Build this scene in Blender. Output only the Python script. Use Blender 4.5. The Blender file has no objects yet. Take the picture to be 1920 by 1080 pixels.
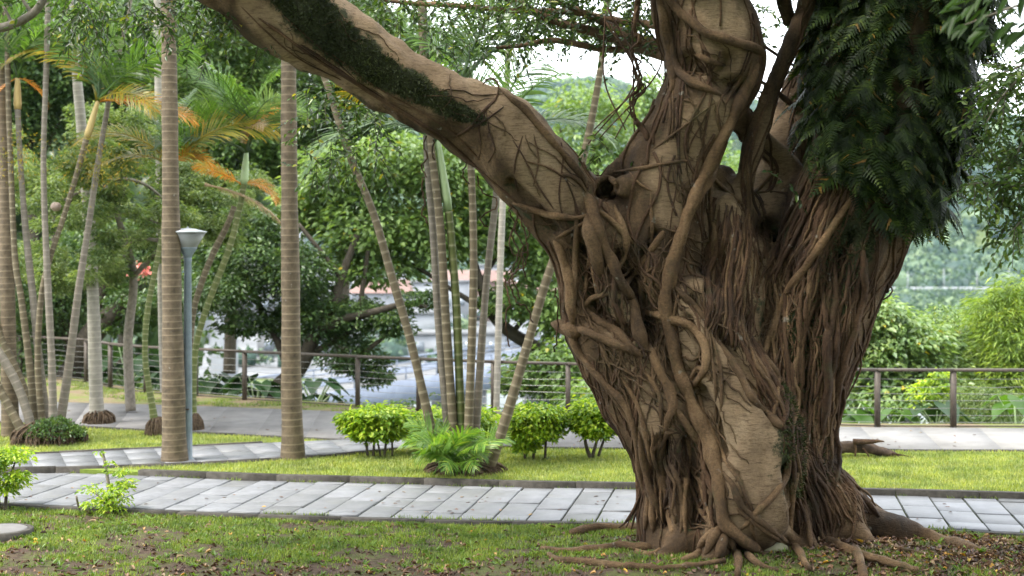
import bpy, math, random
import numpy as np
from mathutils import Vector, noise
from mathutils.bvhtree import BVHTree

# ------------------------------------------------------------------ camera, sky, sun, exposure
SC = bpy.context.scene
COL = SC.collection
F, HC, PY0 = 2660.0, 3.2, 475.0          # focal length in photo pixels, eye height, horizon row

cam_d = bpy.data.cameras.new('camera')
cam = bpy.data.objects.new('camera', cam_d)
COL.objects.link(cam)
cam.location = (0, 0, HC)
cam.rotation_euler = (math.radians(90), 0, 0)
cam_d.sensor_width = 36.0
cam_d.lens = 36.0 * F / 1920.0
cam_d.shift_y = -(540.0 - PY0) / 1920.0
cam_d.clip_start = 0.1
cam_d.clip_end = 6000
cam_d.dof.use_dof = True
cam_d.dof.focus_distance = 15.2
cam_d.dof.aperture_fstop = 1.5
SC.camera = cam

SUN_EL, SUN_AZ = math.radians(60), math.radians(-112)     # azimuth from +Y towards +X
world = bpy.data.worlds.new('World')
SC.world = world
world.use_nodes = True
wn, wl = world.node_tree.nodes, world.node_tree.links
wn.clear()
w_out = wn.new('ShaderNodeOutputWorld')
w_bg = wn.new('ShaderNodeBackground')
w_sky = wn.new('ShaderNodeTexSky')
w_sky.sky_type = 'NISHITA'
w_sky.sun_disc = False
w_sky.sun_elevation = SUN_EL
w_sky.sun_rotation = SUN_AZ
w_mix = wn.new('ShaderNodeMix')
w_mix.data_type = 'RGBA'
w_mix.inputs['Factor'].default_value = 0.80               # thin bright cloud over most of the sky
w_mix.inputs['B'].default_value = (7.6, 7.8, 8.0, 1)
wl.new(w_sky.outputs[0], w_mix.inputs['A'])
wl.new(w_mix.outputs['Result'], w_bg.inputs['Color'])
w_bg.inputs['Strength'].default_value = 0.12
wl.new(w_bg.outputs[0], w_out.inputs[0])

sun_d = bpy.data.lights.new('sun', 'SUN')
sun_d.energy = 1.5
sun_d.angle = math.radians(14)
sun_d.color = (1.0, 0.95, 0.86)
sun = bpy.data.objects.new('sun', sun_d)
COL.objects.link(sun)
sdir = Vector((math.sin(SUN_AZ) * math.cos(SUN_EL), math.cos(SUN_AZ) * math.cos(SUN_EL), math.sin(SUN_EL)))
sun.rotation_euler = sdir.to_track_quat('Z', 'Y').to_euler()
sun.location = sdir * 60

SC.view_settings.view_transform = 'Standard'
SC.view_settings.look = 'None'
SC.view_settings.gamma = 1
SC.view_settings.use_curve_mapping = False
SC.view_settings.exposure = 2.35
SC.render.engine = 'CYCLES'
cy = SC.cycles
cy.use_denoising = True
try:
    cy.denoiser = 'OPENIMAGEDENOISE'
    cy.denoising_input_passes = 'RGB_ALBEDO_NORMAL'
except Exception:
    pass
cy.max_bounces = 7
cy.diffuse_bounces = 3
cy.glossy_bounces = 2
cy.transmission_bounces = 4
cy.volume_bounces = 1
cy.transparent_max_bounces = 6
cy.sample_clamp_indirect = 6

rng = np.random.default_rng(7)
random.seed(7)

# ------------------------------------------------------------------ helpers
def W(px, py, Y):
    return np.array([(px - 960) / F * Y, Y, HC + (PY0 - py) / F * Y])

def G(px, py, z=0.1):
    Y = (HC - z) * F / (py - PY0)
    return np.array([(px - 960) / F * Y, Y, z])

def unit(a):
    a = np.asarray(a, float)
    return a / np.maximum(np.linalg.norm(a, axis=-1, keepdims=True), 1e-9)

def catmull(P, step=None, n=None):
    P = np.asarray(P, float)
    if len(P) == 2:
        m = n or max(2, int(np.linalg.norm(P[1, :2] - P[0, :2]) / step) + 1)
        t = np.linspace(0, 1, m)[:, None]
        return P[0] * (1 - t) + P[1] * t
    Q = np.vstack([2 * P[0] - P[1], P, 2 * P[-1] - P[-2]])
    out = []
    for i in range(len(P) - 1):
        p0, p1, p2, p3 = Q[i:i + 4]
        m = n or max(2, int(math.ceil(np.linalg.norm(p2 - p1) / step)))
        t = np.linspace(0, 1, m, endpoint=False)[:, None]
        out.append(0.5 * (2 * p1 + (p2 - p0) * t + (2 * p0 - 5 * p1 + 4 * p2 - p3) * t**2 + (3 * p1 - p0 - 3 * p2 + p3) * t**3))
    out.append(P[-1:])
    return np.vstack(out)

class MB:
    def __init__(self):
        self.V, self.T, self.Q, self.A, self.n = [], [], [], [], 0
    def add(self, V, F_, attr=None):
        V = np.asarray(V, float).reshape(-1, 3)
        F_ = np.asarray(F_, np.int64)
        if len(F_):
            (self.T if F_.shape[1] == 3 else self.Q).append(F_ + self.n)
        self.V.append(V)
        self.A.append(np.zeros(len(V)) if attr is None else np.broadcast_to(np.asarray(attr, float), (len(V),)))
        self.n += len(V)
    def more(self, F_, off):
        F_ = np.asarray(F_, np.int64)
        (self.T if F_.shape[1] == 3 else self.Q).append(F_ + off)
    def mesh(self, name, mat, origin=None, smooth=False, attr=None):
        V = np.vstack(self.V)
        if origin is not None:
            V = V - np.asarray(origin, float)
        me = bpy.data.meshes.new(name)
        T = np.vstack(self.T) if self.T else np.zeros((0, 3), np.int64)
        Q = np.vstack(self.Q) if self.Q else np.zeros((0, 4), np.int64)
        me.vertices.add(len(V))
        me.vertices.foreach_set('co', V.astype(np.float32).ravel())
        me.loops.add(T.size + Q.size)
        me.loops.foreach_set('vertex_index', np.concatenate([T.ravel(), Q.ravel()]).astype(np.int32))
        me.polygons.add(len(T) + len(Q))
        me.polygons.foreach_set('loop_start', np.concatenate([np.arange(len(T)) * 3, T.size + np.arange(len(Q)) * 4]).astype(np.int32))
        if smooth:
            me.polygons.foreach_set('use_smooth', np.ones(len(T) + len(Q), bool))
        if attr:
            a = me.attributes.new(attr, 'FLOAT', 'POINT')
            a.data.foreach_set('value', np.concatenate(self.A).astype(np.float32))
        me.update(calc_edges=True)
        if mat:
            me.materials.append(mat)
        return me
    def build(self, name, mat, parent=None, smooth=False, attr=None, origin=None):
        if parent is not None:
            origin = world_loc(parent)
        me = self.mesh(name, mat, origin, smooth, attr)
        o = bpy.data.objects.new(name, me)
        COL.objects.link(o)
        if parent is not None:
            o.parent = parent
        elif origin is not None:
            o.location = origin
        return o

def world_loc(o):
    l = Vector(o.location)
    while o.parent:
        o = o.parent
        l += o.location
    return np.array(l)

def tag(o, label=None, cat=None, group=None, kind=None):
    if label: o['label'] = label
    if cat: o['category'] = cat
    if group: o['group'] = group
    if kind: o['kind'] = kind
    return o

def thing(name, loc, label, cat, group=None):
    o = bpy.data.objects.new(name, None)
    o.empty_display_size = 0.2
    COL.objects.link(o)
    o.location = [float(x) for x in loc]
    return tag(o, label, cat, group)

def tube(mb, P, R, sides=8, cap=True, attr=None, squash=None):
    P = np.asarray(P, float)
    n = len(P)
    R = np.broadcast_to(np.asarray(R, float), (n,))
    Tn = unit(np.gradient(P, axis=0))
    ref = np.array([0, 0, 1.0]) if abs(Tn[0][2]) < 0.9 else np.array([1.0, 0, 0])
    U = np.empty((n, 3))
    u = unit(np.cross(Tn[0], ref))
    for i in range(n):
        u = u - Tn[i] * np.dot(u, Tn[i])
        u = u / max(np.linalg.norm(u), 1e-9)
        U[i] = u
    Vv = np.cross(Tn, U)
    a = np.linspace(0, 2 * math.pi, sides, endpoint=False)
    ring = U[:, None, :] * np.cos(a)[None, :, None] + Vv[:, None, :] * np.sin(a)[None, :, None]
    RR = R[:, None] * (np.ones((1, sides)) if squash is None else squash)
    V = (P[:, None, :] + ring * RR[..., None]).reshape(-1, 3)
    i = np.arange(n - 1)[:, None] * sides
    j = np.arange(sides)[None, :]
    j2 = (j + 1) % sides
    Fq = np.stack([i + j, i + j2, i + sides + j2, i + sides + j], -1).reshape(-1, 4)
    at = None if attr is None else np.repeat(np.asarray(attr, float), sides)
    off = mb.n
    mb.add(V, Fq, at)
    if cap:
        off2 = mb.n
        mb.add(np.array([P[0], P[-1]]), np.zeros((0, 3), int), None if attr is None else np.array([attr[0], attr[-1]]))
        jj = np.arange(sides)
        k2 = (jj + 1) % sides
        mb.more(np.stack([np.full(sides, off2), off + k2, off + jj], -1), 0)
        e = off + (n - 1) * sides
        mb.more(np.stack([np.full(sides, off2 + 1), e + jj, e + k2], -1), 0)

def box(mb, lo, hi):
    x0, y0, z0 = lo; x1, y1, z1 = hi
    V = [(x0, y0, z0), (x1, y0, z0), (x1, y1, z0), (x0, y1, z0), (x0, y0, z1), (x1, y0, z1), (x1, y1, z1), (x0, y1, z1)]
    mb.add(V, [(0, 3, 2, 1), (4, 5, 6, 7), (0, 1, 5, 4), (1, 2, 6, 5), (2, 3, 7, 6), (3, 0, 4, 7)])

def prism(mb, pts, z0, z1, bottom=False):
    """closed prism over a quad given counter-clockwise in plan"""
    pts = np.asarray(pts, float)[:, :2]
    n = len(pts)
    V = np.vstack([np.c_[pts, np.full(n, z0)], np.c_[pts, np.full(n, z1)]])
    off = mb.n
    mb.add(V, [(i, (i + 1) % n, n + (i + 1) % n, n + i) for i in range(n)])
    if n == 4:
        mb.more([(4, 5, 6, 7)], off)
        if bottom: mb.more([(3, 2, 1, 0)], off)
    else:
        mb.more([(n, n + i, n + i + 1) for i in range(1, n - 1)], off)

def lathe(mb, prof, centre, sides=20):
    prof = np.asarray(prof, float)
    a = np.linspace(0, 2 * math.pi, sides, endpoint=False)
    V = np.stack([prof[:, None, 0] * np.cos(a), prof[:, None, 0] * np.sin(a), np.repeat(prof[:, 1:2], sides, 1)], -1).reshape(-1, 3) + np.asarray(centre)
    n = len(prof)
    i = np.arange(n - 1)[:, None] * sides
    j = np.arange(sides)[None, :]
    j2 = (j + 1) % sides
    mb.add(V, np.stack([i + j, i + j2, i + sides + j2, i + sides + j], -1).reshape(-1, 4))

def leaves(mb, P, D, N, L, Wd, six=False, fold=0.2, curl=0.12):
    P = np.asarray(P, float); n = len(P)
    if n == 0: return
    D = unit(D)
    S = unit(np.cross(D, N))
    N2 = np.cross(S, D)
    L = np.broadcast_to(np.asarray(L, float), (n,))[:, None]
    w = np.broadcast_to(np.asarray(Wd, float), (n,))[:, None] * 0.5
    up = N2 * w * 2 * fold
    if not six:
        m = P + D * L * 0.45
        V = np.stack([P, m + S * w + up, P + D * L - N2 * L * curl, m - S * w + up], 1)
        base = np.arange(n)[:, None] * 4
        Fs = (base[:, None, :] + np.array([[0, 2, 1], [0, 3, 2]])[None]).reshape(-1, 3)
    else:
        a = P + D * L * 0.28
        b = P + D * L * 0.66 - N2 * L * curl * 0.4
        V = np.stack([P, a + S * w * 0.92 + up, b + S * w * 0.78 + up * 0.8, P + D * L - N2 * L * curl, b - S * w * 0.78 + up * 0.8, a - S * w * 0.92 + up], 1)
        base = np.arange(n)[:, None] * 6
        Fs = (base[:, None, :] + np.array([[0, 3, 2, 1], [0, 5, 4, 3]])[None]).reshape(-1, 4)
    mb.add(V.reshape(-1, 3), Fs)

def rdir(n, r=rng):
    return unit(r.normal(size=(n, 3)))

# ------------------------------------------------------------------ materials
def new_mat(name):
    m = bpy.data.materials.new(name)
    m.use_nodes = True
    nt = m.node_tree
    bs = nt.nodes['Principled BSDF']
    return m, nt, bs

def node(nt, t, **kw):
    n = nt.nodes.new(t)
    for k, v in kw.items():
        setattr(n, k, v)
    return n

def ramp(nt, src, stops, interp='LINEAR'):
    r = nt.nodes.new('ShaderNodeValToRGB')
    r.color_ramp.interpolation = interp
    el = r.color_ramp.elements
    while len(el) < len(stops): el.new(0.5)
    for e, (p, c) in zip(el, stops):
        e.position = p
        e.color = (*c, 1) if len(c) == 3 else c
    nt.links.new(src, r.inputs['Fac'])
    return r.outputs['Color']

def mixc(nt, fac, a, b, mode='MIX'):
    m = nt.nodes.new('ShaderNodeMix')
    m.data_type = 'RGBA'
    m.blend_type = mode
    for inp, v in (('Factor', fac), ('A', a), ('B', b)):
        if hasattr(v, 'is_output') or hasattr(v, 'links'):
            nt.links.new(v, m.inputs[inp])
        else:
            m.inputs[inp].default_value = v if inp == 'Factor' else (*v, 1)
    return m.outputs['Result']

def coords(nt, scale=(1, 1, 1)):
    g = nt.nodes.new('ShaderNodeNewGeometry')
    mp = nt.nodes.new('ShaderNodeMapping')
    mp.inputs['Scale'].default_value = scale
    nt.links.new(g.outputs['Position'], mp.inputs['Vector'])
    return mp.outputs['Vector']

def tnoise(nt, vec, scale, detail=4, rough=0.55, dist=0.0):
    n = nt.nodes.new('ShaderNodeTexNoise')
    n.inputs['Scale'].default_value = scale
    n.inputs['Detail'].default_value = detail
    n.inputs['Roughness'].default_value = rough
    n.inputs['Distortion'].default_value = dist
    nt.links.new(vec, n.inputs['Vector'])
    return n.outputs['Fac']

def bump(nt, bs, h, strength=0.5, dist=0.02):
    b = nt.nodes.new('ShaderNodeBump')
    b.inputs['Strength'].default_value = strength
    b.inputs['Distance'].default_value = dist
    nt.links.new(h, b.inputs['Height'])
    nt.links.new(b.outputs[0], bs.inputs['Normal'])

def leaf_mat(name, stops, trans=0.35, rough=0.42, tcol=(1.5, 1.5, 0.6), spec=0.4, nsc=1.9, lo_=0.55, hi_=1.38):
    m, nt, bs = new_mat(name)
    g = node(nt, 'ShaderNodeNewGeometry')
    col = ramp(nt, g.outputs['Random Per Island'], stops)
    vec = coords(nt)
    v = tnoise(nt, vec, nsc, 3)
    col = mixc(nt, 1.0, col, ramp(nt, v, [(0.32, (lo_, lo_ * 1.12, lo_ * 1.05)), (0.68, (hi_, hi_ * .93, hi_ * .8))]), 'MULTIPLY')
    nt.links.new(col, bs.inputs['Base Color'])
    bs.inputs['Roughness'].default_value = rough
    bs.inputs['Specular IOR Level'].default_value = spec
    t = node(nt, 'ShaderNodeBsdfTranslucent')
    nt.links.new(mixc(nt, 1.0, col, tcol, 'MULTIPLY'), t.inputs['Color'])
    mx = node(nt, 'ShaderNodeMixShader')
    mx.inputs[0].default_value = trans
    nt.links.new(bs.outputs[0], mx.inputs[1])
    nt.links.new(t.outputs[0], mx.inputs[2])
    nt.links.new(mx.outputs[0], nt.nodes['Material Output'].inputs['Surface'])
    return m

def plain(name, c1, c2, scale=8, rough=0.7, spec=0.3, bmp=0.3, bdist=0.01, metal=0, stretch=(1, 1, 1)):
    m, nt, bs = new_mat(name)
    v = coords(nt, stretch)
    f = tnoise(nt, v, scale, 6, 0.65)
    nt.links.new(ramp(nt, f, [(0.3, c1), (0.7, c2)]), bs.inputs['Base Color'])
    bs.inputs['Roughness'].default_value = rough
    bs.inputs['Specular IOR Level'].default_value = spec
    bs.inputs['Metallic'].default_value = metal
    if bmp: bump(nt, bs, f, bmp, bdist)
    return m

def bark_mat(name, dark, mid, light, rings=34, moss_and_shade=False):
    m, nt, bs = new_mat(name)
    v = coords(nt)
    vs = coords(nt, (1, 1, 0.45))
    oi = node(nt, 'ShaderNodeObjectInfo')
    big = tnoise(nt, vs, 2.2, 5, 0.6, 0.6)
    fine = tnoise(nt, v, 34, 7, 0.78)
    col = ramp(nt, big, [(0.28, dark), (0.5, mid), (0.72, light)])
    col = mixc(nt, 1.0, col, ramp(nt, fine, [(0.3, (0.45, 0.43, 0.41)), (0.52, (0.95, 0.94, 0.93)), (0.7, (1.35, 1.32, 1.28))]), 'MULTIPLY')
    col = mixc(nt, 1.0, col, ramp(nt, oi.outputs['Random'], [(0, (0.72, 0.7, 0.68)), (1, (1.2, 1.16, 1.1))]), 'MULTIPLY')
    # fine cross lines of fig bark
    vr = coords(nt, (1.0, 1.0, 6.0))
    line = tnoise(nt, vr, 9.0, 5, 0.7, 0.9)
    col = mixc(nt, 1.0, col, ramp(nt, line, [(0.30, (0.72, 0.7, 0.68)), (0.46, (1, 1, 1))]), 'MULTIPLY')
    # pale lichen spots
    lich = tnoise(nt, v, 9.0, 3, 0.5)
    col = mixc(nt, ramp(nt, lich, [(0.69, (0, 0, 0)), (0.75, (0.6, 0.6, 0.6))]), col, (0.27, 0.26, 0.22))
    # green film
    gf = tnoise(nt, v, 3.1, 5, 0.65)
    col = mixc(nt, ramp(nt, gf, [(0.58, (0, 0, 0)), (0.75, (0.55, 0.55, 0.55))]), col, (0.06, 0.065, 0.025))
    if moss_and_shade:
        ap = node(nt, 'ShaderNodeAttribute', attribute_name='pale')
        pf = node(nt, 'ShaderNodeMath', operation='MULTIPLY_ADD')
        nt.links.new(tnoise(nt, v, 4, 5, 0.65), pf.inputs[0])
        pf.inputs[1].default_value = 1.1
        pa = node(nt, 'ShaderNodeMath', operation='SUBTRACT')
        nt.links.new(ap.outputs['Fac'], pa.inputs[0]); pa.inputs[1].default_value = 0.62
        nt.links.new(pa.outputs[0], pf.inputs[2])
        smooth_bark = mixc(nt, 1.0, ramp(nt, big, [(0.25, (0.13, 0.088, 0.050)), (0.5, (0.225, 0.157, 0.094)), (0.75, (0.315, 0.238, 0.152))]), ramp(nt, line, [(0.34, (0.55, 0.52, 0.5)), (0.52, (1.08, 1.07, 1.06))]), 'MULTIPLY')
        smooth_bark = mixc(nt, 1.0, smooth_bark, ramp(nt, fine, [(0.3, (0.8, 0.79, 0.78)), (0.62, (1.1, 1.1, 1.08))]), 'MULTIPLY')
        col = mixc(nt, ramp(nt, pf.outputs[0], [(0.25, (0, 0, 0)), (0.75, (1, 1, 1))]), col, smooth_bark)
        at = node(nt, 'ShaderNodeAttribute', attribute_name='moss_and_shade')
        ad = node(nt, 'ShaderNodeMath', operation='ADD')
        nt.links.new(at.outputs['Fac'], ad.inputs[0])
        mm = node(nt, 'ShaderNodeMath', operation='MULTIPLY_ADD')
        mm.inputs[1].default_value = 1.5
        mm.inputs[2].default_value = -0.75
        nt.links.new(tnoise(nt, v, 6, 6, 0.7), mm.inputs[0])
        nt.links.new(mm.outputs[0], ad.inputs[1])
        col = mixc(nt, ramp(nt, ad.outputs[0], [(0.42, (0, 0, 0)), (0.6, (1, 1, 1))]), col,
                   ramp(nt, fine, [(0.35, (0.012, 0.014, 0.006)), (0.7, (0.045, 0.055, 0.016))]))  # near-black green for the moss and for the painted shade
    nt.links.new(col, bs.inputs['Base Color'])
    bs.inputs['Roughness'].default_value = 0.82
    bs.inputs['Specular IOR Level'].default_value = 0.25
    h = node(nt, 'ShaderNodeMath', operation='MULTIPLY_ADD')
    h.inputs[1].default_value = 0.6
    nt.links.new(line, h.inputs[0])
    nt.links.new(fine, h.inputs[2])
    bump(nt, bs, h.outputs[0], 0.9, 0.03)
    return m

M = {}
M['bark'] = bark_mat('banyan_bark', (0.020, 0.0125, 0.007), (0.075, 0.048, 0.026), (0.185, 0.124, 0.072), moss_and_shade=True)
M['root'] = bark_mat('aerial_root_bark', (0.036, 0.0225, 0.013), (0.14, 0.088, 0.046), (0.265, 0.177, 0.10))
M['thinroot'] = bark_mat('thin_root_bark', (0.024, 0.0145, 0.009), (0.082, 0.046, 0.025), (0.175, 0.108, 0.061))
M['branch'] = plain('grey_branch_bark', (0.10, 0.085, 0.065), (0.24, 0.21, 0.17), 14, 0.85)
M['darkbark'] = plain('dark_tree_bark', (0.035, 0.028, 0.02), (0.09, 0.075, 0.055), 10, 0.9)

def palm_mat(name, dark, light, ring):
    m, nt, bs = new_mat(name)
    v = coords(nt)
    f = tnoise(nt, v, 7, 6, 0.7)
    col = ramp(nt, f, [(0.3, dark), (0.7, light)])
    sp = tnoise(nt, v, 17, 2, 0.5)
    col = mixc(nt, ramp(nt, sp, [(0.72, (0, 0, 0)), (0.78, (0.5, 0.5, 0.5))]), col, (0.32, 0.31, 0.27))
    at = node(nt, 'ShaderNodeAttribute', attribute_name='ring')
    col = mixc(nt, at.outputs['Fac'], col, ring)
    nt.links.new(col, bs.inputs['Base Color'])
    bs.inputs['Roughness'].default_value = 0.75
    bs.inputs['Specular IOR Level'].default_value = 0.3
    bump(nt, bs, tnoise(nt, coords(nt, (1, 1, 0.3)), 40, 4, 0.7), 0.5, 0.008)
    return m

M['palm'] = palm_mat('palm_trunk_bark', (0.05, 0.037, 0.022), (0.155, 0.115, 0.071), (0.225, 0.178, 0.115))
M['palmgrey'] = palm_mat('grey_palm_bark', (0.17, 0.155, 0.125), (0.29, 0.265, 0.225), (0.35, 0.32, 0.27))
M['areca'] = palm_mat('areca_stem_bark', (0.065, 0.052, 0.03), (0.13, 0.102, 0.06), (0.27, 0.235, 0.16))
M['arecagreen'] = palm_mat('green_areca_stem', (0.055, 0.075, 0.02), (0.11, 0.12, 0.035), (0.26, 0.26, 0.15))
M['arecagrey'] = palm_mat('grey_areca_stem', (0.105, 0.09, 0.068), (0.19, 0.165, 0.13), (0.26, 0.225, 0.18))
M['shaft'] = plain('palm_crownshaft', (0.18, 0.27, 0.10), (0.34, 0.42, 0.24), 3, 0.5, 0.4, 0, stretch=(1, 1, 0.2))
M['shaft_orange'] = plain('dry_crownshaft', (0.36, 0.24, 0.08), (0.45, 0.36, 0.16), 4, 0.6, 0.3, 0, stretch=(1, 1, 0.2))
M['frond'] = leaf_mat('palm_frond_green', [(0, (0.06, 0.13, 0.025)), (0.6, (0.11, 0.21, 0.045)), (1, (0.17, 0.27, 0.08))], 0.45, 0.35, spec=0.5)
M['frondblue'] = leaf_mat('palm_frond_bluish', [(0, (0.05, 0.10, 0.045)), (1, (0.14, 0.21, 0.115))], 0.38, 0.32, spec=0.55)
M['frondyel'] = leaf_mat('palm_frond_yellowing', [(0, (0.12, 0.15, 0.02)), (0.5, (0.22, 0.2, 0.02)), (1, (0.36, 0.24, 0.02))], 0.4, tcol=(1.4, 1.3, 0.6))
M['frondora'] = leaf_mat('palm_frond_orange', [(0, (0.5, 0.16, 0.02)), (0.5, (0.55, 0.24, 0.03)), (1, (0.55, 0.34, 0.08))], 0.4, tcol=(1.3, 1.1, 0.6))
M['frondlime'] = leaf_mat('young_palm_leaf', [(0, (0.09, 0.2, 0.03)), (0.6, (0.14, 0.27, 0.05)), (1, (0.28, 0.36, 0.06))], 0.4)
M['fronddry'] = leaf_mat('palm_frond_dry', [(0, (0.3, 0.2, 0.13)), (1, (0.45, 0.34, 0.24))], 0.2, tcol=(1.1, 1, 0.9))
M['rachis'] = plain('frond_rachis', (0.16, 0.19, 0.06), (0.26, 0.27, 0.10), 5, 0.5, 0.4, 0)
M['lf_fine'] = leaf_mat('leaf_fine_light', [(0, (0.085, 0.14, 0.05)), (0.7, (0.155, 0.22, 0.09)), (1, (0.25, 0.3, 0.15))], 0.4)
M['lf_dark'] = leaf_mat('leaf_dark', [(0, (0.038, 0.078, 0.027)), (0.8, (0.075, 0.135, 0.045)), (1, (0.14, 0.2, 0.075))], 0.36, 0.38, spec=0.5)
M['lf_broad'] = leaf_mat('leaf_broad_light', [(0, (0.10, 0.175, 0.055)), (0.7, (0.165, 0.255, 0.09)), (0.985, (0.22, 0.31, 0.12)), (0.995, (0.45, 0.35, 0.02))], 0.4, 0.36, spec=0.5)
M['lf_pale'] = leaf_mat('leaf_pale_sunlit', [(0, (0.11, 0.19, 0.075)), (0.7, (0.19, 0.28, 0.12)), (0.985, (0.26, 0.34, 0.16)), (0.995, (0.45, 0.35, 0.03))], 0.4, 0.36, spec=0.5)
M['lf_mid'] = leaf_mat('leaf_mid', [(0, (0.045, 0.09, 0.024)), (0.7, (0.07, 0.13, 0.035)), (1, (0.12, 0.17, 0.05))], 0.38)
M['lf_fig'] = leaf_mat('fig_leaf', [(0, (0.022, 0.05, 0.014)), (0.8, (0.045, 0.09, 0.022)), (0.975, (0.13, 0.2, 0.03)), (1, (0.3, 0.27, 0.03))], 0.35, 0.3, spec=0.5)
M['lf_lime'] = leaf_mat('lime_shrub_leaf', [(0, (0.09, 0.19, 0.02)), (0.4, (0.2, 0.33, 0.03)), (1, (0.46, 0.55, 0.07))], 0.45)
M['lf_bamboo'] = leaf_mat('bamboo_leaf', [(0, (0.10, 0.17, 0.03)), (0.7, (0.19, 0.28, 0.06)), (1, (0.30, 0.38, 0.06))], 0.4)
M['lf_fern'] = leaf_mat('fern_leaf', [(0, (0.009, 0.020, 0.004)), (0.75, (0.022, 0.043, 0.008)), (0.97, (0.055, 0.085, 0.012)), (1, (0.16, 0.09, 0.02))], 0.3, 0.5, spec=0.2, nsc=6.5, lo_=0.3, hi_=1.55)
M['lf_ear'] = leaf_mat('elephant_ear_leaf', [(0, (0.03, 0.08, 0.015)), (1, (0.07, 0.15, 0.02))], 0.45, 0.4)
M['lf_eardark'] = leaf_mat('elephant_ear_leaf_dark', [(0, (0.012, 0.035, 0.014)), (1, (0.025, 0.06, 0.02))], 0.3, 0.45)
M['lf_near'] = leaf_mat('near_leaf', [(0, (0.015, 0.042, 0.006)), (1, (0.035, 0.075, 0.01))], 0.35, 0.45, spec=0.3)
M['lf_lime2'] = leaf_mat('weed_leaf', [(0, (0.05, 0.11, 0.015)), (1, (0.14, 0.23, 0.03))], 0.35)
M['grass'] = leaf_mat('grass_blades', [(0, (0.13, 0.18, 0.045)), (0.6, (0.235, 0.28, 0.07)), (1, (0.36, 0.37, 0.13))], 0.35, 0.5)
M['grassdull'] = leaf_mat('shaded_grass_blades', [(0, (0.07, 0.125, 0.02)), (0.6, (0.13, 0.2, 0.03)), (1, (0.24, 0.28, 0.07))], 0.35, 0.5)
M['litter'] = leaf_mat('fallen_leaves', [(0, (0.045, 0.022, 0.016)), (0.45, (0.10, 0.052, 0.036)), (0.8, (0.19, 0.11, 0.075)), (0.955, (0.30, 0.22, 0.14)), (0.985, (0.45, 0.22, 0.03)), (1, (0.45, 0.32, 0.03))], 0.1, 0.6)
M['moss_and_shade'] = leaf_mat('moss_tufts', [(0, (0.014, 0.02, 0.007)), (1, (0.05, 0.065, 0.016))], 0.2, 0.8)
M['soil'] = plain('dark_soil', (0.04, 0.028, 0.02), (0.12, 0.085, 0.06), 9, 0.95, 0.15, 0.6, 0.02)
M['stone'] = plain('river_stone', (0.14, 0.135, 0.07), (0.26, 0.25, 0.17), 7, 0.8)
M['kerb'] = plain('weathered_kerb_stone', (0.03, 0.027, 0.023), (0.075, 0.068, 0.058), 12, 0.9, 0.2, 0.5)
M['concrete'] = plain('pale_concrete', (0.09, 0.095, 0.10), (0.17, 0.172, 0.175), 0.15, 0.85, 0.2, 0.1)
M['white'] = plain('white_render', (0.19, 0.2, 0.215), (0.27, 0.28, 0.29), 0.3, 0.8, 0.2, 0)
M['redroof'] = plain('red_roof', (0.14, 0.085, 0.07), (0.2, 0.13, 0.11), 0.5, 0.8, 0.2, 0)
M['blue'] = plain('blue_painted_steel', (0.10, 0.2, 0.42), (0.2, 0.32, 0.55), 0.6, 0.5, 0.4, 0)
M['paleblue'] = plain('pale_blue_steel', (0.13, 0.155, 0.21), (0.19, 0.22, 0.28), 0.6, 0.5, 0.4, 0)
M['glass_dark'] = plain('window_glass', (0.10, 0.12, 0.14), (0.18, 0.2, 0.22), 1, 0.2, 0.5, 0)
M['metal_post'] = plain('brown_painted_post', (0.04, 0.031, 0.023), (0.085, 0.066, 0.05), 14, 0.6, 0.4, 0.2)
M['cable'] = plain('steel_cable', (0.2, 0.195, 0.185), (0.32, 0.31, 0.3), 20, 0.35, 0.5, 0, metal=0.6)
M['lamp'] = plain('grey_blue_paint', (0.12, 0.155, 0.18), (0.2, 0.245, 0.275), 6, 0.45, 0.4, 0.1)
M['lampcap'] = plain('pale_lamp_cap', (0.28, 0.3, 0.31), (0.38, 0.4, 0.41), 6, 0.4, 0.4, 0)
M['tyre'] = plain('tyre_rubber', (0.02, 0.02, 0.02), (0.03, 0.03, 0.03), 5, 0.8, 0.2, 0)
M['car_dark'] = plain('dark_car_paint', (0.06, 0.08, 0.12), (0.08, 0.1, 0.15), 1, 0.3, 0.5, 0)
M['car_silver'] = plain('silver_car_paint', (0.4, 0.42, 0.45), (0.5, 0.52, 0.55), 1, 0.3, 0.5, 0)
M['pod'] = plain('pale_pod', (0.26, 0.19, 0.15), (0.38, 0.29, 0.24), 8, 0.7, 0.3, 0.2)
M['blossom'] = leaf_mat('pink_blossom', [(0, (0.6, 0.16, 0.16)), (1, (0.75, 0.32, 0.3))], 0.3, tcol=(1.1, 0.9, 0.9))
M['pondwater'] = plain('river_water', (0.05, 0.07, 0.06), (0.08, 0.10, 0.09), 0.1, 0.35, 0.3, 0.05)

def frosted():
    m, nt, bs = new_mat('frosted_lamp_glass')
    bs.inputs['Base Color'].default_value = (0.42, 0.43, 0.41, 1)
    bs.inputs['Roughness'].default_value = 0.3
    t = node(nt, 'ShaderNodeBsdfTranslucent')
    t.inputs['Color'].default_value = (0.45, 0.46, 0.43, 1)
    mx = node(nt, 'ShaderNodeMixShader')
    mx.inputs[0].default_value = 0.5
    nt.links.new(bs.outputs[0], mx.inputs[1]); nt.links.new(t.outputs[0], mx.inputs[2])
    nt.links.new(mx.outputs[0], nt.nodes['Material Output'].inputs['Surface'])
    return m
M['frosted'] = frosted()

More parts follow.
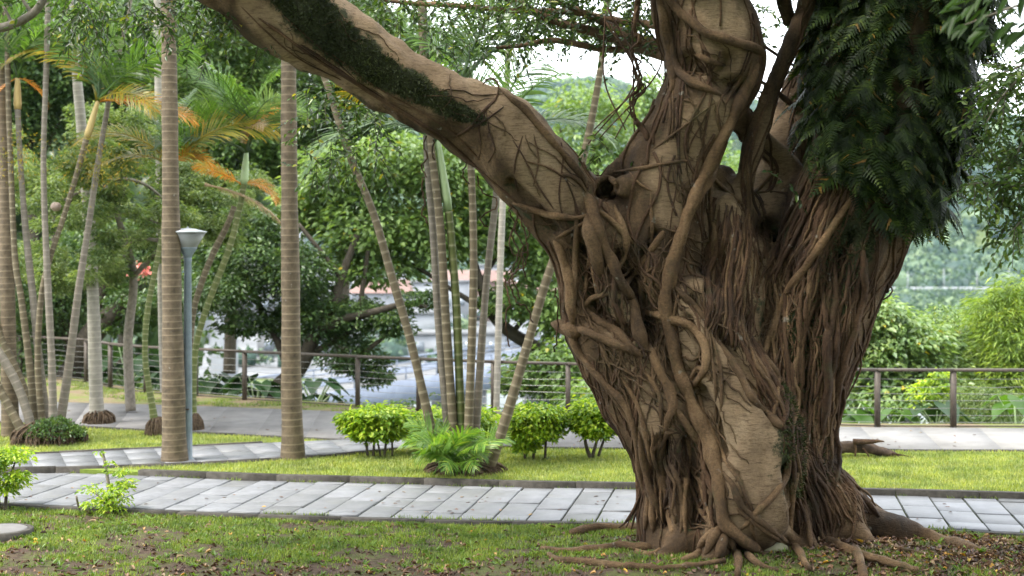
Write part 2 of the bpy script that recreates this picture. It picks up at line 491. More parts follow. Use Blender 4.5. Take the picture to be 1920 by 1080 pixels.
def slab_mat():
    m, nt, bs = new_mat('grey_slate_slab')
    oi = node(nt, 'ShaderNodeObjectInfo')
    v = coords(nt)
    f = tnoise(nt, v, 5, 6, 0.7)
    col = ramp(nt, f, [(0.3, (0.12, 0.123, 0.13)), (0.7, (0.175, 0.178, 0.185))])
    col = mixc(nt, 1.0, col, ramp(nt, oi.outputs['Random'], [(0, (0.72, 0.71, 0.68)), (0.12, (0.88, 0.88, 0.87)), (0.5, (1, 1, 1)), (1, (1.1, 1.1, 1.12))]), 'MULTIPLY')
    st = tnoise(nt, v, 1.7, 4, 0.6)
    col = mixc(nt, ramp(nt, st, [(0.52, (0, 0, 0)), (0.8, (0.45, 0.45, 0.45))]), col, (0.13, 0.125, 0.105))
    nt.links.new(col, bs.inputs['Base Color'])
    bs.inputs['Roughness'].default_value = 0.55
    bs.inputs['Specular IOR Level'].default_value = 0.4
    bump(nt, bs, tnoise(nt, v, 60, 4, 0.6), 0.25, 0.004)
    return m
M['slab'] = slab_mat()
M['joint'] = plain('mossy_joint_sand', (0.012, 0.014, 0.007), (0.05, 0.065, 0.02), 6, 0.95, 0.1, 0.4)
M['asphalt'] = plain('worn_pale_asphalt', (0.115, 0.11, 0.107), (0.18, 0.173, 0.168), 2.5, 0.9, 0.25, 0.3, 0.004)

M['palepath'] = plain('pale_road_surface', (0.175, 0.17, 0.162), (0.24, 0.232, 0.222), 2.5, 0.9, 0.25, 0.2, 0.004)
def ground_mat(name, soil1, soil2, grass1, grass2, lo, hi, scale):
    m, nt, bs = new_mat(name)
    v = coords(nt)
    f = tnoise(nt, v, 14, 6, 0.7)
    s = ramp(nt, f, [(0.3, soil1), (0.7, soil2)])
    g = ramp(nt, f, [(0.3, grass1), (0.7, grass2)])
    k = tnoise(nt, v, scale, 5, 0.65)
    nt.links.new(mixc(nt, ramp(nt, k, [(lo, (0, 0, 0)), (hi, (1, 1, 1))]), s, g), bs.inputs['Base Color'])
    bs.inputs['Roughness'].default_value = 0.95
    bs.inputs['Specular IOR Level'].default_value = 0.15
    bump(nt, bs, f, 0.7, 0.03)
    return m
M['fore'] = ground_mat('foreground_earth', (0.028, 0.019, 0.013), (0.085, 0.058, 0.042), (0.045, 0.05, 0.018), (0.085, 0.095, 0.03), 0.45, 0.62, 2.2)
M['lawn'] = ground_mat('lawn_earth', (0.10, 0.10, 0.04), (0.14, 0.13, 0.06), (0.12, 0.17, 0.03), (0.17, 0.22, 0.04), 0.3, 0.5, 2.0)
M['bank'] = ground_mat('bank_earth', (0.12, 0.09, 0.055), (0.2, 0.155, 0.10), (0.10, 0.12, 0.035), (0.15, 0.17, 0.05), 0.42, 0.6, 1.2)
M['terrain'] = ground_mat('valley_ground', (0.06, 0.08, 0.03), (0.1, 0.12, 0.04), (0.05, 0.08, 0.025), (0.08, 0.11, 0.035), 0.4, 0.6, 0.1)
M['hillwood'] = leaf_mat('hill_wood_leaves', [(0, (0.012, 0.035, 0.035)), (0.35, (0.03, 0.07, 0.05)), (0.7, (0.075, 0.13, 0.075)), (1, (0.15, 0.21, 0.115))], 0.2, 0.6)

# ------------------------------------------------------------------ ground, paths, road
def fence_y(X):
    return np.interp(X, [-14, -11.5, -10.2, -9.2, -8.1, -6.8, -5.6, -3.1, -1.8, -0.36, 1.05, 6.5, 17], [36.5, 35, 34.0, 32.5, 31.4, 30.7, 29.9, 28.5, 27.8, 27.1, 26.6, 25.2, 25.0])

def terrain_z(X, Y):
    d = Y - fence_y(X) - 0.5
    z = np.where(d < 0, -0.03, -0.03 - 0.27 * d)
    z = np.maximum(z, -12.0)
    t = np.clip((Y - 520) / 420, 0, 1)
    t = t * t * (3 - 2 * t)
    ridge = 104 + 9 * np.sin(X * 0.011 + 1) + 5 * np.sin(X * 0.031)
    return z + t * (ridge + 6 * np.sin(X * 0.05 + Y * 0.02)) - 40 * np.clip((Y - 950) / 300, 0, 1)

def grid_sheet(name, xs, ys, zf, mat, kind='structure'):
    X, Y = np.meshgrid(xs, ys)
    Z = zf(X, Y)
    n, m_ = X.shape
    V = np.stack([X, Y, Z], -1).reshape(-1, 3)
    i = np.arange(n - 1)[:, None] * m_
    j = np.arange(m_ - 1)[None, :]
    Fq = np.stack([i + j, i + j + 1, i + m_ + j + 1, i + m_ + j], -1).reshape(-1, 4)
    mb = MB(); mb.add(V, Fq)
    return tag(mb.build(name, mat, smooth=True), kind=kind)

xs = np.concatenate([np.linspace(-700, -40, 34), np.linspace(-36, 36, 49), np.linspace(40, 700, 67)])
ys = np.concatenate([np.linspace(-40, 22, 18), np.linspace(23, 90, 90), np.geomspace(92, 1400, 90)])
grid_sheet('ground', xs, ys, terrain_z, M['terrain'])

# near edge and far edge of the slab path, in metres
near_e = np.array([G(px, py, 0.05)[:2] for px, py in [(-330, 918), (0, 941), (250, 953), (480, 961), (720, 969), (960, 975), (1300, 981), (1730, 989), (1920, 998), (2200, 1010)]])
far_e = np.array([G(px, py, 0.05)[:2] for px, py in [(-330, 865), (0, 880), (250, 892), (480, 901), (720, 907), (960, 914), (1205, 918), (1630, 929), (1920, 937), (2200, 945)]])
def extend(P, d=6.0):
    a = P[0] + unit(P[0] - P[1]) * d; b = P[-1] + unit(P[-1] - P[-2]) * d
    return np.vstack([a, P, b])
near_e, far_e = extend(near_e), extend(far_e)
def near_y(x): return np.interp(x, near_e[:, 0], near_e[:, 1])
def far_y(x): return np.interp(x, far_e[:, 0], far_e[:, 1])

def pnoise(x, y, s, o=0.0):
    return noise.noise((x * s, y * s, o))

def fore_z(X, Y):
    Z = np.zeros_like(X)
    for idx in np.ndindex(X.shape):
        x, y = X[idx], Y[idx]
        b = 0.035 * pnoise(x, y, 0.8) + 0.018 * pnoise(x, y, 3.1, 4)
        b += 0.13 * math.exp(-((x - 3.0) / 1.9) ** 2 - ((y - 15.3) / 1.1) ** 2)
        e = min(1.0, max(0.0, (near_y(x) - y) / 0.35))
        Z[idx] = b * e - 0.02 * (1 - e) + 0.005
    return Z
fore_xs = np.arange(-14.2, 13.0, 0.1); fore_ys = np.arange(10.5, 19.0, 0.1)
FZ = fore_z(*np.meshgrid(fore_xs, fore_ys))
grid_sheet('foreground_ground', fore_xs, fore_ys, lambda X, Y: FZ, M['fore'])
def fz(x, y):
    i = np.clip(((np.asarray(y) - 10.5) / 0.1).astype(int), 0, FZ.shape[0] - 1)
    j = np.clip(((np.asarray(x) + 14.2) / 0.1).astype(int), 0, FZ.shape[1] - 1)
    return FZ[i, j]

def strip_poly(mb, a, b, z0, z1):
    """prism strip between two polylines sampled at the same parameter"""
    for k in range(len(a) - 1):
        prism(mb, [a[k], a[k + 1], b[k + 1], b[k]], z0, z1)

def resample(P, n):
    P = np.asarray(P, float)
    d = np.r_[0, np.cumsum(np.linalg.norm(np.diff(P, axis=0), axis=1))]
    t = np.linspace(0, d[-1], n)
    return np.c_[np.interp(t, d, P[:, 0]), np.interp(t, d, P[:, 1])]

ne, fe = resample(near_e, 30), resample(far_e, 30)
# --- slab path
mb = MB(); strip_poly(mb, ne, fe, -0.02, 0.032)
path = tag(mb.build('slab_path', M['joint']), kind='structure')
dirp = unit(np.array([0.172, 1.0]))
al = np.array([dirp[1], -dirp[0]])
def slab_set(parent, centre_line, far_side, z, w, lens, seed, gap=0.024, jitter=0.004):
    r = np.random.default_rng(seed)
    # columns run along dirp between the near and far edge
    x = centre_line[0]
    while x < centre_line[1]:
        # column foot on the near edge at x
        p0 = np.array([x, float(near_y(x))]); 
        p1 = np.array([x + w, float(near_y(x + w))])
        def top(p):
            q = p.copy()
            for _ in range(6):
                q = p + dirp * ((far_y(q[0]) - p[1]) / dirp[1])
            return q
        q0, q1 = top(p0), top(p1)
        g = gap * 0.5
        L = np.linalg.norm(q0 - p0)
        cuts = [0.0]
        t = r.choice(lens) * r.uniform(0.35, 1.0)
        while t < L - 0.18:
            cuts.append(t / L); t += r.choice(lens)
        cuts.append(1.0)
        for a, b in zip(cuts[:-1], cuts[1:]):
            ga = g * 0.5 / L
            a2, b2 = a + ga, b - ga
            f = g / w
            lerp = lambda s, u: (p0 + (q0 - p0) * s) * (1 - u) + (p1 + (q1 - p1) * s) * u
            quad = np.array([lerp(a2, f), lerp(a2, 1 - f), lerp(b2, 1 - f), lerp(b2, f)])
            dz = r.normal(0, jitter) * 1.2
            m2 = MB()
            c = quad.mean(0)
            ins = c + (quad - c) * 0.985
            V = np.vstack([np.c_[quad, np.full(4, 0.0)], np.c_[quad, np.full(4, z - 0.004 + dz)], np.c_[ins, z + dz + r.normal(0, 0.0012, 4)]])
            m2.add(V, [(0, 1, 5, 4), (1, 2, 6, 5), (2, 3, 7, 6), (3, 0, 4, 7), (4, 5, 9, 8), (5, 6, 10, 9), (6, 7, 11, 10), (7, 4, 8, 11), (8, 9, 10, 11)])
            m2.build('paving_slab', M['slab'], parent)
        x += w
slab_set(path, (-13.2, 12.0), None, 0.052, 0.405, [0.78, 0.9, 0.62], 3)
# kerbs of the slab path
def kerb_run(name, line, off, wid, z0, z1, parent, x0=None, x1=None, length=1.0):
    P = resample(line, 400)
    if x0 is not None: P = P[P[:, 0] >= x0]
    if x1 is not None: P = P[P[:, 0] <= x1]
    n = max(2, int(np.linalg.norm(P[-1] - P[0]) / length) + 1)
    P = resample(P, n)
    for a, b in zip(P[:-1], P[1:]):
        d = unit(b - a); nrm = np.array([-d[1], d[0]])
        a2, b2 = a + d * 0.004, b - d * 0.004
        m2 = MB()
        prism(m2, [a2 + nrm * off, b2 + nrm * off, b2 + nrm * (off + wid), a2 + nrm * (off + wid)], z0, z1 + rng.normal(0, 0.003))
        m2.build(name, M['kerb'], parent)
kerb_run('kerb_stone', far_e, 0.012, 0.13, -0.02, 0.13, path, x0=-5.35)
kerb_run('kerb_stone', near_e, -0.125, 0.11, -0.03, 0.045, path)

# --- lawns behind the path
road_n = np.array([G(px, py, 0.12)[:2] for px, py in [(-330, 780), (0, 790), (140, 797), (230, 803), (400, 811), (650, 824), (800, 832), (1050, 838), (1560, 842), (1920, 843), (2300, 845)]])
road_f = np.array([G(px, py, 0.12)[:2] for px, py in [(-330, 742), (0, 750), (140, 755), (230, 757), (400, 762), (650, 772), (800, 780), (1050, 790), (1560, 800.5), (1920, 803), (2300, 804)]])
road_n, road_f = extend(road_n), extend(road_f)
rn, rf = resample(road_n, 40), resample(road_f, 40)
fk = resample(far_e, 40) + np.array([0, 0.05])
lw = MB()
k = 8
A, B = fk, rn + np.array([0, 0.05])
for i in range(39):
    for s in range(k):
        q = [A[i] + (B[i] - A[i]) * s / k, A[i + 1] + (B[i + 1] - A[i + 1]) * s / k, A[i + 1] + (B[i + 1] - A[i + 1]) * (s + 1) / k, A[i] + (B[i] - A[i]) * (s + 1) / k]
        lw.add(np.c_[q, np.full(4, 0.10)], [(0, 1, 2, 3)])
for i in range(39):
    lw.add(np.array([[*A[i], -0.03], [*A[i + 1], -0.03], [*A[i + 1], 0.1], [*A[i], 0.1]]), [(0, 1, 2, 3)])
tag(lw.build('lawn', M['lawn']), kind='structure')
# --- road
cut = int(np.argmin(np.abs(rn[:, 0] - 3.2)))
mb = MB(); strip_poly(mb, rn[cut:], rf[cut:], 0.0, 0.122)
tag(mb.build('pale_road', M['palepath']), kind='structure')  # right part of the road, paler than the left part
mb = MB(); strip_poly(mb, rn[:cut + 1], rf[:cut + 1], 0.0, 0.122)
road = tag(mb.build('park_road', M['asphalt']), kind='structure')
mb = MB()
kerb_run('kerb_stone', road_n, -0.11, 0.10, 0.02, 0.128, road, length=1.2)
# --- bank under the fence
bk = np.array([[x, float(fence_y(x)) + 0.55] for x in np.linspace(-18, 17, 40)])
rb = np.array([[x, float(np.interp(x, rf[:, 0], rf[:, 1])) - 0.02] for x in np.linspace(-18, 17, 40)])
mb = MB()
for i in range(39):
    q = [rb[i], rb[i + 1], bk[i + 1], bk[i]]
    mb.add(np.c_[q, [0.10, 0.10, 0.11, 0.11]], [(0, 1, 2, 3)])
    mb.add(np.array([[*bk[i + 1], -0.5], [*bk[i], -0.5], [*bk[i], 0.11], [*bk[i + 1], 0.11]]), [(0, 1, 2, 3)])
tag(mb.build('bank', M['bank']), kind='structure')
# --- side path of slabs on the left
sp_n = np.array([G(px, py, 0.135)[:2] for px, py in [(-330, 882), (30, 876), (180, 873), (350, 867), (480, 860), (660, 848), (770, 836), (830, 829)]])
sp_f = np.array([G(px, py, 0.135)[:2] for px, py in [(-330, 858), (30, 853), (180, 846), (350, 838), (480, 831), (650, 824), (770, 822), (830, 821)]])
sp_n = np.vstack([sp_n[0] + unit(sp_n[0] - sp_n[1]) * 5, sp_n]); sp_f = np.vstack([sp_f[0] + unit(sp_f[0] - sp_f[1]) * 5, sp_f])
sn, sf = resample(sp_n, 32), resample(sp_f, 32)
mb = MB(); strip_poly(mb, sn, sf, 0.0, 0.128)
side = tag(mb.build('side_path', M['joint']), kind='structure')
for i in range(31):
    for a, b in ((0, 0.5), (0.5, 1.0)) if i % 2 else ((0, 0.3), (0.3, 0.75), (0.75, 1.0)):
        q = np.array([sn[i] + (sf[i] - sn[i]) * a, sn[i + 1] + (sf[i + 1] - sn[i + 1]) * a, sn[i + 1] + (sf[i + 1] - sn[i + 1]) * b, sn[i] + (sf[i] - sn[i]) * b])
        c = q.mean(0); q = c + (q - c) * 0.985
        m2 = MB(); prism(m2, q, 0.05, 0.138 + rng.normal(0, 0.001)); m2.build('paving_slab', M['slab'], side)
kerb_run('kerb_stone', sp_n, -0.09, 0.08, 0.0, 0.14, side, x1=-1.9)
kerb_run('kerb_stone', sp_f, 0.01, 0.10, 0.0, 0.15, side, x1=-4.0)

# ------------------------------------------------------------------ far valley, hill, town
mb = MB()
rv = [(-260, 92), (60, 92), (300, 130), (300, 175), (60, 150), (-260, 165)]
mb.add(np.array([(x, y, -11.9) for x, y in rv]), [(0, 1, 4, 5), (1, 2, 3, 4)])
tag(mb.build('river', M['pondwater']), kind='structure')
mb = MB()
mb.add([(-160, 172, -11.9), (70, 172, -11.9), (70, 430, -11.9), (-160, 430, -11.9)], [(0, 1, 2, 3)])
tag(mb.build('town_pavement', M['concrete']), kind='structure')

ico_v = None
def ico():
    t = (1 + 5 ** 0.5) / 2
    V = unit(np.array([(-1, t, 0), (1, t, 0), (-1, -t, 0), (1, -t, 0), (0, -1, t), (0, 1, t), (0, -1, -t), (0, 1, -t), (t, 0, -1), (t, 0, 1), (-t, 0, -1), (-t, 0, 1)], float))
    Fc = [(0, 11, 5), (0, 5, 1), (0, 1, 7), (0, 7, 10), (0, 10, 11), (1, 5, 9), (5, 11, 4), (11, 10, 2), (10, 7, 6), (7, 1, 8), (3, 9, 4), (3, 4, 2), (3, 2, 6), (3, 6, 8), (3, 8, 9), (4, 9, 5), (2, 4, 11), (6, 2, 10), (8, 6, 7), (9, 8, 1)]
    return V, np.array(Fc)
ICV, ICF = ico()
def wood_mass(name, pts, rad, leafn, label_kind, mat, leafsize):
    """far wood: each crown a rough core plus many leaf clumps"""
    mb = MB()
    n = len(pts)
    V = ICV[None] * (1 + rng.normal(0, 0.12, (n, 12, 1))) * 0.78
    V = V * rad[:, None, None] * np.array([1, 1, 0.85]) + pts[:, None, :]
    mb.add(V.reshape(-1, 3), (ICF[None] + (np.arange(n) * 12)[:, None, None]).reshape(-1, 3))
    d = rdir(n * leafn); d[:, 2] = np.abs(d[:, 2]) * 0.9 - 0.15
    rr = np.repeat(rad, leafn)[:, None]
    lump = 1 + 0.22 * np.sin(d[:, :1] * 7 + np.repeat(rng.uniform(0, 6, n), leafn)[:, None]) * np.sin(d[:, 1:2] * 7 + 1)
    P = np.repeat(pts, leafn, 0) + d * rr * np.array([1, 1, 0.85]) * lump * rng.uniform(0.82, 1.05, (n * leafn, 1))
    D = unit(d + rdir(n * leafn) * 0.8); N = unit(d + rdir(n * leafn) * 0.5)
    leaves(mb, P, D, N, leafsize * rng.uniform(0.7, 1.4, n * leafn), leafsize * rng.uniform(0.5, 0.9, n * leafn))
    return tag(mb.build(name, mat), label_kind[0], label_kind[1], kind='stuff')

n = 3000
hx = rng.uniform(-150, 470, n); hy = 522 + 420 * rng.uniform(0, 1, n) ** 1.15
hp = np.c_[hx, hy, terrain_z(hx, hy) + 2]
wood_mass('hill_forest', hp, rng.uniform(5, 10, n), 60, ('dense green wood covering the far hill beyond the river', 'forest'), M['hillwood'], 2.0)
n = 900
vx = rng.uniform(60, 260, n); vy = rng.uniform(170, 490, n)
keep = vx / vy > 0.20
vp = np.c_[vx, vy, np.full(n, -10.5)][keep]
wood_mass('riverside_trees', vp, rng.uniform(2.2, 4.2, len(vp)), 70, ('belt of small trees on the flat land below the far railway', 'trees'), M['hillwood'], 0.9)
n = 420
vx = rng.uniform(-150, 40, n); vy = rng.uniform(176, 500, n)
vp = np.c_[vx, vy, np.full(n, -11.0)]
vp = vp[(np.abs(np.sin(vx * 0.07)) > 0.6)]
wood_mass('town_trees', vp, rng.uniform(2, 4, len(vp)), 50, ('scattered green trees between the pale town buildings', 'trees'), M['hillwood'], 0.9)

def building(x, y, w, d, h, wall, roof, label, storeys):
    b = thing('building', (x, y, -12), label, 'building', 'town buildings across the river')
    m1 = MB(); box(m1, (x - w / 2, y - d / 2, -12), (x + w / 2, y + d / 2, -12 + h)); wl_ = m1.build('wall', wall, b)
    m1 = MB()
    if roof is M['redroof']:
        e = 0.5; z = -12 + h + 0.005
        m1.add([(x - w / 2 - e, y - d / 2 - e, z), (x + w / 2 + e, y - d / 2 - e, z), (x + w / 2 + e, y + d / 2 + e, z), (x - w / 2 - e, y + d / 2 + e, z), (x - w / 2, y, z + 2.4), (x + w / 2, y, z + 2.4)],
               [(0, 1, 5, 4), (2, 3, 4, 5)])
        m1.more([(0, 4, 3), (1, 2, 5)], 0)
    else:
        box(m1, (x - w / 2 - 0.2, y - d / 2 - 0.2, -12 + h + 0.003), (x + w / 2 + 0.2, y + d / 2 + 0.2, -12 + h + 0.5))
    m1.build('roof', roof, b)
    for s in range(storeys):
        zz = -12 + 1.2 + s * 3.1
        if zz + 1.5 > -12 + h: break
        nwin = max(2, int(w / 3))
        for kx in range(nwin):
            cx = x - w / 2 + (kx + 0.5) * w / nwin
            m1 = MB(); box(m1, (cx - 0.7, y - d / 2 - 0.05, zz), (cx + 0.7, y - d / 2 + 0.05, zz + 1.4)); m1.build('window', M['glass_dark'], wl_)
for spec in [(-36, 330, 22, 14, 11, 'white', 'concrete', 'broad white block at the far left of the town', 3),
             (-24, 262, 10, 10, 8, 'white', 'redroof', 'small white house with a red roof seen right of the lamp post', 2),
             (-15, 300, 12, 10, 9, 'white', 'concrete', 'white flat-roofed block behind the second thick palm', 2),
             (-18, 240, 16, 10, 5, 'white', 'concrete', 'low white shed nearest the river', 1),
             (-30, 210, 14, 8, 4, 'concrete', 'concrete', 'low grey depot left of the second thick palm', 1),
             (-9, 320, 18, 10, 9, 'redroof', 'redroof', 'reddish brick building above the car park', 2),
             (-3, 350, 12, 10, 12, 'white', 'concrete', 'tall white block behind the areca stems', 3),
             (6, 290, 12, 8, 7, 'white', 'redroof', 'white house with red roof beside the banyan trunk', 2),
             (14, 330, 16, 10, 10, 'concrete', 'concrete', 'grey flat block partly behind the banyan trunk', 3),
             (-48, 290, 18, 12, 14, 'concrete', 'concrete', 'tall grey block behind the lamp post', 4),
             (-60, 240, 16, 12, 9, 'white', 'concrete', 'white block behind the left areca clump', 2),
             (-8, 205, 14, 6, 3.5, 'white', 'concrete', 'long low white hut by the bridge', 1),
             (2, 230, 10, 8, 5, 'white', 'blue', 'white hut with a blue flat roof', 1)]:
    building(*spec[:5], M[spec[5]], M[spec[6]], spec[7], spec[8])

# viaduct pier and its deck on the left
v0 = W(420, 720, 130)
via = thing('viaduct', (v0[0], 130, -12), 'tall white concrete viaduct pier with its deck beyond the fence', 'viaduct')
m1 = MB()
for z0, z1, a, b in ((-12, -9.0, 1.5, 1.2), (-9.0, 2.6, 1.15, 1.05), (2.6, 3.8, 1.6, 2.4)):
    c0 = np.array([(-a, -0.8), (a, -0.8), (a, 0.8), (-a, 0.8)]); c1 = c0 * np.array([b / a, 1])
    m1.add(np.vstack([np.c_[c0 + [v0[0], 130], np.full(4, z0)], np.c_[c1 + [v0[0], 130], np.full(4, z1)]]),
           [(0, 1, 5, 4), (1, 2, 6, 5), (2, 3, 7, 6), (3, 0, 4, 7), (4, 5, 6, 7)])
m1.build('pier', M['white'], via)
m1 = MB(); box(m1, (v0[0] - 60, 127.5, 3.81), (v0[0] + 7, 132.5, 5.2)); m1.build('deck', M['white'], via)

# girder bridge over the river
def bp(px, py, z): return G(px, py, z)
b0, b1 = np.array([-17.5, 100.0]), np.array([9.0, 158.0])
br = thing('bridge', (-4, 128, -12), 'low bridge with pale blue railings over the river', 'bridge')
dvec = unit(b1 - b0); nv = np.array([-dvec[1], dvec[0]])
m1 = MB(); prism(m1, [b0 - nv * 2.5, b1 - nv * 2.5, b1 + nv * 2.5, b0 + nv * 2.5], -8.2, -7.2, True); m1.build('deck', M['concrete'], br)
m1 = MB(); prism(m1, [b0 - nv * 2.75, b1 - nv * 2.75, b1 - nv * 2.52, b0 - nv * 2.52], -9.0, -6.9, True); m1.build('girder', M['paleblue'], br)
m1 = MB(); prism(m1, [b0 + nv * 2.52, b1 + nv * 2.52, b1 + nv * 2.75, b0 + nv * 2.75], -9.0, -6.9, True); m1.build('girder', M['paleblue'], br)
for s in (-2.64, 2.64):
    m1 = MB()
    a3, b3 = np.r_[b0 + nv * s, -5.9], np.r_[b1 + nv * s, -5.9]
    tube(m1, [a3, b3], 0.09, 6); tube(m1, [a3 - [0, 0, 0.45], b3 - [0, 0, 0.45]], 0.06, 6)
    for t in np.linspace(0, 1, 25):
        p = a3 + (b3 - a3) * t
        tube(m1, [p, p - [0, 0, 1.0]], 0.06, 5)
    m1.build('railing', M['paleblue'], br)
for t in (0.18, 0.48, 0.8):
    c = b0 + (b1 - b0) * t
    m1 = MB(); prism(m1, [c - nv * 2.2 - dvec * 1.2, c - nv * 2.2 + dvec * 1.2, c + nv * 2.2 + dvec * 1.2, c + nv * 2.2 - dvec * 1.2], -12.5, -8.2); m1.build('pier', M['concrete'], br)

def car(x, y, mat, label):
    c = thing('parked_car', (x, y, -11.9), label, 'car', 'cars in the town car park')
    m1 = MB(); z = -11.9
    prof = [(-2.1, 0.35), (2.1, 0.35), (2.1, 0.85), (1.3, 0.95), (0.7, 1.45), (-1.1, 1.45), (-1.7, 0.95), (-2.1, 0.9)]
    n_ = len(prof)
    V = np.array([(x + a, y - 0.85, z + b) for a, b in prof] + [(x + a, y + 0.85, z + b) for a, b in prof])
    m1.add(V, [(i, n_ + i, n_ + (i + 1) % n_, (i + 1) % n_) for i in range(n_)])
    for o_ in (0, n_): m1.more([(o_, o_ + i, o_ + i + 1) for i in range(1, n_ - 1)], 0)
    m1.build('body', mat, c)
    m1 = MB(); m1.add([(x - 1.5, y - 0.857, z + 0.97), (1.15 + x, y - 0.857, z + 0.97), (x + 0.65, y - 0.857, z + 1.38), (x - 1.05, y - 0.857, z + 1.38)], [(0, 1, 2, 3)]); m1.build('side_window', M['glass_dark'], c)
    for wx in (-1.3, 1.3):
        for wy in (-0.8, 0.8):
            m1 = MB(); tube(m1, [(x + wx, y + wy - 0.1, z + 0.33), (x + wx, y + wy + 0.1, z + 0.33)], 0.33, 10); m1.build('wheel', M['tyre'], c)
for i, (x, mt, lb) in enumerate([(-19.5, 'car_dark', 'dark blue parked car at the left end of the car park row'), (-15.2, 'car_silver', 'silver parked car in the middle of the car park row'), (-10.6, 'car_dark', 'dark blue parked car at the right end of the car park row')]):
    car(x, 282, M[mt], lb)

# railway on the far bank, right
rw = thing('railway_platform', (165, 500, -12), 'long white roofed railway platform below the far hill', 'railway platform')
m1 = MB(); box(m1, (120, 497, -11.4), (260, 503, -10.2)); m1.build('wall', M['concrete'], rw)
m1 = MB(); box(m1, (120, 495, -10.15), (190, 505, -8.8)); box(m1, (200, 496, -9.6), (260, 504, -8.6)); m1.build('roof', M['white'], rw)
for i, px in enumerate((1702, 1770, 1832, 1892, 1950)):
    x = (px - 960) / F * 508
    t_ = thing('railway_mast', (x, 508, -12), ['slim pale mast on the far railway nearest the banyan trunk', 'second slim railway mast from the banyan trunk', 'slim railway mast midway along the far platform', 'slim railway mast above the bamboo clump', 'slim railway mast at the right picture edge'][i], 'mast', 'masts along the far railway')
    m1 = MB(); tube(m1, [(x, 508, -12), (x, 508, -3.2 + (i % 2))], 0.16, 5); m1.build('pole', M['white'], t_)
    m1 = MB(); tube(m1, [(x, 508, -4.6), (x + 2.4, 508, -4.2)], 0.08, 5); m1.build('arm', M['white'], t_)

# ------------------------------------------------------------------ trees behind the fence
def foliage(mb, clumps, n, L, asp=0.5, sub=24, flat=0.55, r=rng, spread=0.2, six=False):
    """clumps: (centre, radii). Leaves sit in small sprays near the surface of each clump."""
    cen = np.array([c for c, _ in clumps]); rad = np.array([q for _, q in clumps])
    wgt = (rad[:, 0] * rad[:, 2]); wgt = wgt / wgt.sum()
    ns = max(1, n // sub)
    ci = r.choice(len(clumps), ns, p=wgt)
    d = unit(r.normal(size=(ns, 3)))
    rr = r.uniform(0.35, 1.0, (ns, 1)) ** 0.6
    S = cen[ci] + d * rad[ci] * rr
    out = unit(d * np.array([1, 1, 0.3]) + r.normal(0, 0.35, (ns, 3)))
    tot = ns * sub
    a = r.uniform(0, 2 * math.pi, tot)
    rep = np.repeat(np.arange(ns), sub)
    rad_s = np.minimum(rad[ci].mean(1), L * 9)[rep] * spread * 2.2
    q = np.sqrt(r.uniform(0, 1, tot)) * rad_s
    off = np.c_[np.cos(a) * q, np.sin(a) * q, r.normal(0, 1, tot) * rad_s * (1 - flat) * 0.5 - 0.25 * q]
    P = S[rep] + off
    D = unit(np.c_[np.cos(a), np.sin(a), np.full(tot, -0.35)] + out[rep] * 0.5 + r.normal(0, 0.35, (tot, 3)))
    N = unit(np.array([0, 0, 1.0]) + r.normal(0, 0.45, (tot, 3)))
    ls = L * r.uniform(0.65, 1.3, tot)
    leaves(mb, P, D, N, ls, ls * asp, six=six)

def pc(px, py, Y, rx, ry, ryd=None):
    return (W(px, py, Y), np.array([rx, ryd or rx, ry]) * Y / F)

def limb_tube(mb, pts, sides=8, step=8):
    """pts: (px, py, rpx, Y)"""
    P = catmull(pts, step=step)
    X = np.array([W(p[0], p[1], p[3]) for p in P])
    R = np.maximum(P[:, 2], 0.6) * P[:, 3] / F
    tube(mb, X, R, sides)

def tree(name, label, cat, base, trunk_mat, trunk_limbs, leafmat, clumps, n, L, asp=0.5, group=None, sub=24, flat=0.55, spread=0.2, crown='crown', six=False):
    t = thing(name, base, label, cat, group)
    if trunk_limbs:
        m1 = MB(); limb_tube(m1, trunk_limbs[0]); m1.build('trunk', trunk_mat, t, smooth=True)
        for l in trunk_limbs[1:]:
            m1 = MB(); limb_tube(m1, l, 6); m1.build('limb', trunk_mat, t, smooth=True)
    m1 = MB(); foliage(m1, clumps, n, L, asp, sub, flat, spread=spread, six=six); m1.build(crown, leafmat, t)
    return t

tz = lambda px, Y: float(terrain_z(np.array((px - 960) / F * Y), np.array(Y)))
def base(px, Y): 
    x = (px - 960) / F * Y
    return (x, Y, tz(px, Y))

